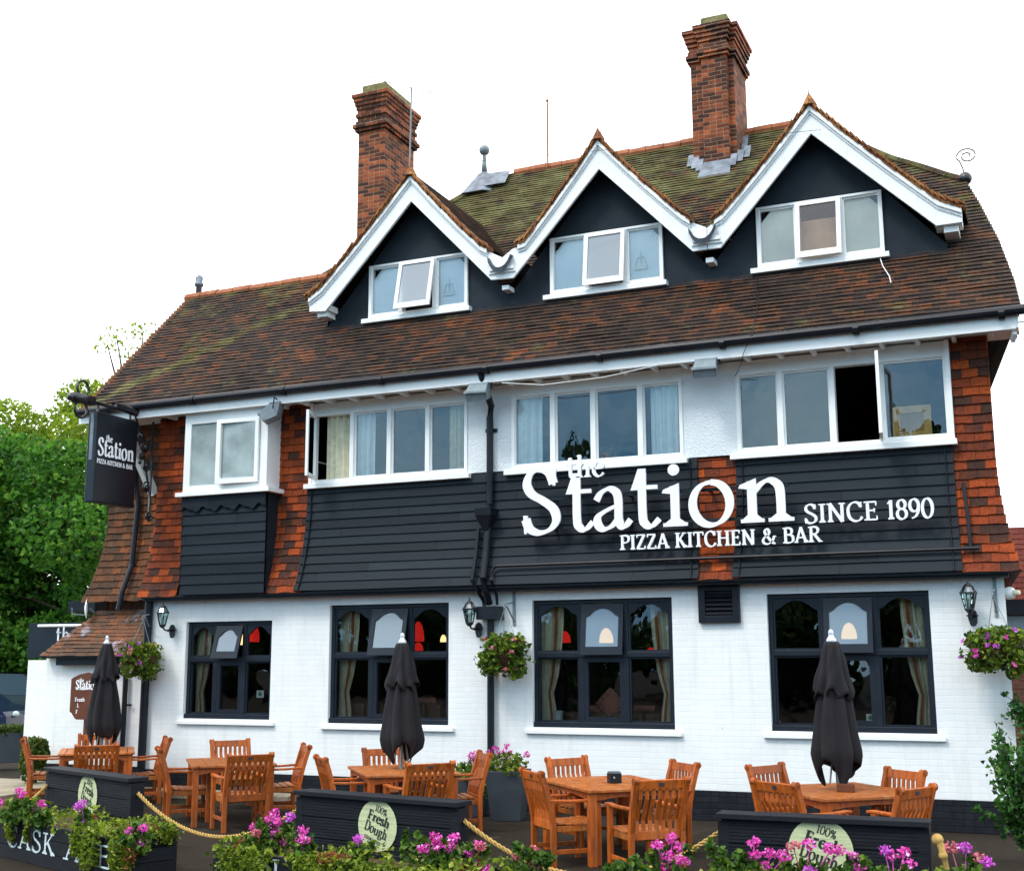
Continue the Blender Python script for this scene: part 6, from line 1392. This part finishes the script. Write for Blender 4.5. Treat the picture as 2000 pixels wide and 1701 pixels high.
ger(78,1600,.45,'small pink geranium left of the left barrier emblem',[(-.1,.19,'pink'),(.03,.25,'pink')],.28,.16,42)
ger(165,1608,.45,'purple geranium in front of the left barrier emblem',[(-.10,.24,'purple'),(.01,.29,'purple'),(-.02,.10,'purple')],.24,.13,43)
ger(270,1640,.45,'pink geranium at the right end of the CASK ALE planter',[(-.05,.17,'pink'),(.08,.20,'pink'),(.03,.08,'pink')],.26,.15,44)
# ivy over the planter's right-hand end face
t=thing('ivy','ivy and dry stems hanging over the right end of the CASK ALE planter','climbing plant',P1(L1,.3,.4),'ivy trailing from the planters'); random.seed(33); m=MB()
leaves(m,900,multi([lambda: P1(L1+random.uniform(-.12,.04),random.uniform(0,.7),.40+random.uniform(-.02,.07)),lambda: (lambda q: P1(L1+.035,.13+random.gauss(0,.05),.42-q*.33))(random.random()),lambda: (lambda q: P1(L1+.035,.30+random.gauss(0,.05),.42-q*.20))(random.random()),lambda: (lambda q: P1(L1+.035,.6+random.gauss(0,.05),.42-q*.12))(random.random())],[4,2.5,1.2,1]),.05); m.build('foliage','ivy',t)
m=MB(); leaves(m,260,multi([ell(P1(L1-.1,.2,.43),.16,.12,.05),ell(P1(L1+.03,.2,.25),.05,.08,.16)]),.045); m.build('withered_foliage','dryleaf',t)
# middle planter
A=PZ(417,1657,.4);B=PZ(570,1676,.4); d=(B-A).normalized(); B=A+d*3.05; A.z=0;B.z=0
p2,P2,L2=plantbox(A,B,.62,.40,'dark timber planter in the middle, mostly hidden by geraniums and ivy',[('I',457,1717,472,1717,.19,0),('N',504,1722,545,1722,.19,0),('T',592,1731,626,1731,.19,0)])
s=lambda u,v=1665: sl(P2,L2,u,v)
ivy(P2,L2,.62,.40,'bright green ivy trailing over the middle planter',3400,32,[(s(425),.34,.12),(s(478,1668),.22,.13),(s(570,1680),.2,.08),(s(585,1684),.28,.12),(s(665,1690),.25,.16),(s(740,1695),.22,.15),(s(860,1700),.2,.15),(s(960,1705),.2,.2)])
ger(505,1650,.45,'pale green seedling geranium with two pinkish heads in the middle planter',[(-.08,.23,'pink'),(.03,.20,'rose')],.30,.15,51)
ger(540,1650,.45,'largest pink geranium, a tall mass of heads left of the middle barrier emblem',[(-.05,.30,'pink'),(.0,.36,'pink'),(.0,.27,'pink'),(.06,.30,'pink'),(-.10,.22,'pink'),(.03,.20,'pink'),(.16,.34,'purple'),(.1,.13,'pink'),(.17,.15,'pink'),(-.02,.15,'pink')],.32,.17,52)
ger(592,1665,.45,'leggy geranium with one small pink head beside the middle barrier',[(-.03,.26,'pink'),(.03,.20,'pink')],.24,.10,53)
ger(700,1664,.45,'geranium with a single purple head below the middle barrier emblem',[(.0,.20,'purple')],.20,.10,54)
ger(800,1676,.45,'tall leafy green geranium in front of the middle barrier',[],.36,.09,55)
ger(858,1680,.45,'pink geranium with spaced-out heads at the right end of the middle barrier',[(-.1,.19,'pink'),(.02,.22,'pink'),(.0,.28,'pink'),(.0,.08,'pink'),(.13,.27,'pink')],.26,.15,56)
ger(905,1682,.45,'spreading pink geranium below the rope at the right end of the middle planter',[(-.13,.19,'pink'),(-.04,.16,'pink'),(.05,.17,'pink'),(.12,.22,'pink'),(.18,.22,'rose'),(-.07,.08,'pink'),(.03,.06,'pink'),(.12,.08,'pink'),(.22,.05,'pink')],.24,.18,57)
ger(1030,1690,.45,'withered plant with pale seed heads left of the front table leg',[(-.08,.15,'rose'),(.05,.2,'rose'),(.1,.12,'rose')],.28,.18,58)
# right-hand planter just below the frame
A=PZ(1190,1730,.4);B=PZ(2090,1760,.4); A.z=0;B.z=0
p3,P3_,L3=plantbox(A,B,.6,.40,'dark timber planter at the bottom right, only its flowers in view',None)
ivy(P3_,L3,.6,.40,'green ivy along the right-hand planter',2600,34,[(L3*.1,.2,.15),(L3*.4,.2,.2),(L3*.7,.2,.2)])
for i,(u,v,lab,heads,h) in enumerate(((1225,1712,'yellow-green leafy geranium at the left end of the right-hand planter',[],.28),(1305,1705,'full pink geranium under the rope at the right-hand planter',[(-.05,.30,'pink'),(.03,.34,'pink'),(.09,.28,'pink'),(-.09,.20,'pink'),(.02,.22,'pink'),(.14,.20,'pink'),(.0,.13,'pink')],.30),(1425,1712,'plain green geranium left of the right barrier',[],.34),(1478,1712,'pink geranium with upright heads at the left of the right barrier',[(-.02,.33,'pink'),(.0,.25,'pink'),(.12,.27,'pink'),(-.08,.18,'pink'),(.05,.16,'pink'),(.2,.25,'pink')],.26),(1570,1712,'geranium with faded rose and pink heads in front of the right emblem',[(-.05,.31,'rose'),(.06,.33,'pink'),(.20,.30,'pink'),(.26,.29,'pink'),(.06,.15,'purple')],.28),(1668,1714,'small pink geranium below the right emblem',[(.0,.24,'pink'),(.05,.16,'pink')],.26),(1745,1714,'purple-pink geranium near the right end of the right barrier',[(-.05,.28,'purple'),(.0,.24,'pink'),(.08,.27,'pink'),(.12,.2,'pink')],.22),(1885,1722,'geranium with rose and purple heads at the bottom right corner',[(-.08,.32,'rose'),(.02,.33,'purple'),(.1,.26,'rose'),(.16,.24,'purple')],.28))):
    ger(u,v,.45,lab,heads,h,.16,70+i)
# tall planters by the wall
for (u,v,w,lab,sd) in ((993,1600,.26,'tall tapered grey planter of pink flowers against the wall, right of the drainpipe',1),(925,1592,.22,'grey planter with trailing green leaves against the wall behind the armchair',2)):
    c=PZ(u,v,0); c.y=min(c.y,-.32); t=thing('tall_planter',lab,'planter',(c.x,c.y,0),'tall planters against the white wall'); hgt=.62 if sd==1 else .5
    m=MB(); k=1.414; m.lathe([(w*.72*k,0),(w*k*.98,hgt-.03),(w*k,hgt),(w*k*.9,hgt),(w*k*.85,hgt-.06)],(c.x,c.y,0),4,R_(45+12)); m.build('pot','grey_pl',t,bevel=.008)
    random.seed(80+sd); m=MB(); leaves(m,520,multi([ell((c.x,c.y,hgt+.10),w*1.05,w,.13),ell((c.x-w*.9,c.y-.08,hgt-.12),.10,.12,.26),ell((c.x+w*.5,c.y-.2,hgt),.2,.1,.08)],[4,2,1]),.055); m.build('foliage','basket',t)
    for q in range(7):
        m=MB(); p=Vector((c.x+random.uniform(-w,w),c.y+random.uniform(-.1,.1),hgt+random.uniform(.18,.30))); leaves(m,26,ell(p,.045,.045,.04),.03); m.tube([(c.x,c.y,hgt),p],.004,4); m.build('flower_head','pink',t)
# ---------------- left edge: hedge trough, cars, trees ----------------
c=PZ(20,1490,.12); t=thing('hedge_trough','grey trough with a clipped hedge at the far left edge','planter',(c.x,c.y,0)); L=1.7
dv=Vector((.72,.69,0)).normalized(); nv=Vector((-dv.y,dv.x,0)); c0=c-dv*.55
m=MB(); m.obox(c0+Vector((0,0,.30)),dv*L*.5,nv*.22,Vector((0,0,.28))); m.build('trough','grey_pl',t,bevel=.01)
random.seed(91); m=MB(); leaves(m,1900,lambda: c0+dv*random.uniform(-.9,.95)*L*.5+nv*random.uniform(-.25,.25)+Vector((0,0,random.uniform(.55,.72))),.06); m.build('foliage','hedgel',t)
q=PY(68,1480,-.42); q.y=-.72; t=thing('bush','rounded dark green bush beside the hedge trough in front of the white wall','shrub',(q.x,q.y+.3,0)); random.seed(92); m=MB(); leaves(m,1500,multi([ell((q.x-.05,q.y+.3,.48),.22,.2,.38),ell((q.x+.05,q.y+.3,.6),.16,.2,.24)]),.065); m.build('foliage','hedgel',t); m=MB(); m.tube([(q.x,q.y+.3,0),(q.x,q.y+.3,.4)],.03,6); m.build('stem','bark',t)
def car(loc,rz,lab,col,prof,glassprof,W,wheels):
    t=thing('parked_car',lab,'car',(0,0,0),'cars parked behind the pub'); n=10
    m=MB(); w=W/2
    P=[Vector((x,-w,z)) for x,z in prof]
    # body: side profile swept across the width, pulled in towards the roof
    def sect(y): 
        k=1-.05*(abs(y)/w)**4; return [Vector((x*k,y*(1-.16*max(0,z-.85)),z*(1-.02*(abs(y)/w)**3))) for x,z in prof]
    ys=[-w,-w*.85,-w*.4,0,w*.4,w*.85,w]; S=[sect(y) for y in ys]
    for a,b in zip(S,S[1:]):
        for i in range(len(prof)): j=(i+1)%len(prof); m.q(a[i],a[j],b[j],b[i])
    m.q(*S[0]); m.q(*S[-1]); m.build('body',col,t,bevel=.03)
    for s in (-1,1):
        m=MB(); m.q(*[Vector((x,s*(w*(1-.16*max(0,z-.85))+.012),z)) for x,z in glassprof]); m.build('side_window','carglass',t)
    f=[p for p in prof]
    for x in wheels:
        for s in (-1,1):
            m=MB(); m.lathe([(.20,-.10),(.31,-.10),(.33,-.06),(.33,.06),(.31,.10),(.20,.10)],(0,0,0),20); m.v=[(x+a[0],s*(w-.08)+a[2],.33+a[1]) for a in m.v]; wh=m.build('wheel','black',t); m=MB(); m.lathe([(.19,-.11),(.19,.11)],(0,0,0),16); m.v=[(x+a[0],s*(w-.075)+a[2],.33+a[1]) for a in m.v]; m.build('rim','lead',wh)
    for s in (-1,1): 
        m=MB(); m.ball((prof[0][0]-.02,s*w*.72,.70),.085,10); m.build('headlight','lglass',t)
    m=MB(); zc=[(x,z) for x,z in prof if z>.8]; xs=sorted(zc,key=lambda q:-q[0]); a,b=xs[1],xs[2]; m.q((a[0]+.02,-w*.8,a[1]+.03),(a[0]+.02,w*.8,a[1]+.03),(b[0]+.03,w*.7,b[1]-.03),(b[0]+.03,-w*.7,b[1]-.03)); m.build('windscreen','carglass',t)
    t.location=loc; t.rotation_euler=(0,0,rz); return t
K['cargreen']=mat('dark_green_car_paint',(.010,.017,.016),.25,.1,4,spec=.6); K['carblue']=mat('blue_car_paint',(.005,.010,.035),.2,.1,4,spec=.7); K['carglass']=mat('car_window',(.01,.014,.016),.08,.1,4,spec=.8)
c=PZ(8,1432,0); car((c.x-1.6,c.y+2,0),R_(20),'dark green people carrier parked at the left edge behind the trough','cargreen',[(2.2,.35),(2.2,.80),(1.35,1.02),(.55,1.72),(-2.0,1.78),(-2.2,1.1),(-2.2,.35)],[(1.15,1.05),(.5,1.62),(-1.8,1.66),(-1.9,1.1)],1.85,(1.4,-1.35))
c=PZ(20,1447,0); car((c.x-1.9,c.y+.2,0),R_(8),'blue car with its bonnet showing at the far left edge','carblue',[(2.1,.35),(2.08,.66),(1.95,.78),(.9,.98),(.2,1.38),(-1.4,1.40),(-2.1,.95),(-2.1,.35)],[(.75,1.0),(.15,1.30),(-1.2,1.32),(-1.6,1.0)],1.7,(1.35,-1.3))
def tree(name,lab,base,H,R,n,col,seed,trunk=.25,size=.22,clumps=16,low=.25,grp='trees behind the pub',sparse=0):
    random.seed(seed); b=Vector(base); t=thing(name,lab,'tree',b,grp)
    cs=[]
    m=MB(); m.tube([b,b+Vector((.05*H*.2,0,H*.3)),b+Vector((.02*H,0,H*.62))],[trunk,trunk*.75,trunk*.35],8)
    for k in range(clumps):
        a=random.uniform(0,6.28); zf=low+(1-low)*(k+.5)/clumps; rr_=R*math.sqrt(max(.04,1-((zf-.52)/.52)**2))*random.uniform(.35,.95)
        c=b+Vector((rr_*math.cos(a),rr_*math.sin(a),H*zf*.97)); cs.append((c,R*random.uniform(.26,.45)*(1.0 if zf<.85 else .75)))
        st=b+Vector((.02*H,0,H*min(.6,zf*.7))); m.tube([st,(st+c)/2+Vector((0,0,.2)),c],[trunk*.3,trunk*.16,trunk*.05],5)
    m.build('trunk','bark',t)
    f=MB(); leaves(f,n,multi([ell(c,r,r,r*.72,.35 if not sparse else 0) for c,r in cs],[r**2 for _,r in cs]),size,flat=.3); f.build('crown',col,t); return t
def onray(u,dist): # ground point in the direction of a pixel column
    d=ray(u,1290); d.z=0; d.normalize(); return CAM+d*dist-Vector((0,0,2.0))
tree('tree','big dark green tree at the left edge, nearest the pub',onray(62,47),9.6,5.4,30000,'leafdark',101,.35,.19,24,.10)
tree('tree','yellow-green sycamore top behind the dark tree',onray(118,53),13.0,4.5,21000,'leaflime',102,.3,.19,20,.35)
tree('tree','dark tree at the extreme left, partly out of frame',onray(-60,49),10.2,5.6,14000,'leafdark',103,.3,.22,18,.08)
tree('tree','slender tree whose top twigs show above the left roof slope',onray(232,54),17.0,2.4,1500,'leaflime',104,.42,.17,22,.4,sparse=1)
tree('tree','dark tree filling the gap behind the lean-to roof',onray(175,45),9.0,4.2,15000,'leafdark',105,.25,.20,16,.10)
# shrub at the right corner
random.seed(120); q=PZ(1990,1690,0); t=thing('shrub','glossy dark green shrub at the right edge in front of the corner of the pub','shrub',(q.x,q.y,0)); m=MB(); tw=[]
for k in range(52):
    a=random.uniform(0,6.28); h=random.uniform(.35,1.42); r=random.uniform(.12,.50)*(1.15-.35*h/1.42); tip=Vector((q.x+.12+r*math.cos(a),q.y+r*math.sin(a),h)); st=Vector((q.x+.12,q.y,h*.35)); mid=(st+tip)/2+Vector((0,0,-.04)); m.tube([(q.x+.12,q.y,0),st,mid,tip],[.012,.010,.006,.002],4); tw.append((st,mid,tip))
m.build('stem','bark',t)
def spr():
    a,b_,c=random.choice(tw); u=random.random()**.6; p=a.lerp(b_,u*2) if u<.5 else b_.lerp(c,u*2-1); return (p.x+random.gauss(0,.035),p.y+random.gauss(0,.035),p.z+random.gauss(0,.035))
m=MB(); leaves(m,3000,spr,.062); m.build('foliage','bush',t)
# a second sprawling branch higher up, from the climber round the corner
q2=PY(1995,1400,-.2); t=thing('climber','loose leafy climber at the right edge above the shrub','climbing plant',q2); random.seed(122); m=MB(); tw=[]
for k in range(12):
    tip=q2+Vector((random.uniform(-.20,.12),random.uniform(-.12,.05),random.uniform(-.30,.40))); st=q2+Vector((.12,0,random.uniform(-.1,.1))); m.tube([st,(st+tip)/2+Vector((0,0,.03)),tip],[.006,.004,.002],4); tw.append((st,(st+tip)/2,tip))
m.tube([(q2.x+.12,q2.y,0),(q2.x+.12,q2.y,q2.z+.15)],.012,5); m.build('stem','bark',t); m=MB(); leaves(m,300,spr,.065); m.build('foliage','bush',t)
# far trees across the road, behind the viewpoint: seen only mirrored in the window panes
base=None
for i,(x,y,s) in enumerate(((-46,-44,.85),(-34,-47,.9),(-22.6,-45,1.36),(-14,-48,.8),(-6.2,-46,1.42),(5,-47,.85))):
    if base is None: base=tree('roadside_tree','leafy tree across the road from the pub',(x,y,0),9.5,6.0,11000,'leafback',130,.3,.5,24,.03,'trees across the road')
    else: dup(base,(x,y,0),i*1.3,None,(.40 if s>1 else 1.25,.40 if s>1 else 1.1,s))
for o in bpy.data.objects:
    if '_w' in o: del o['_w']
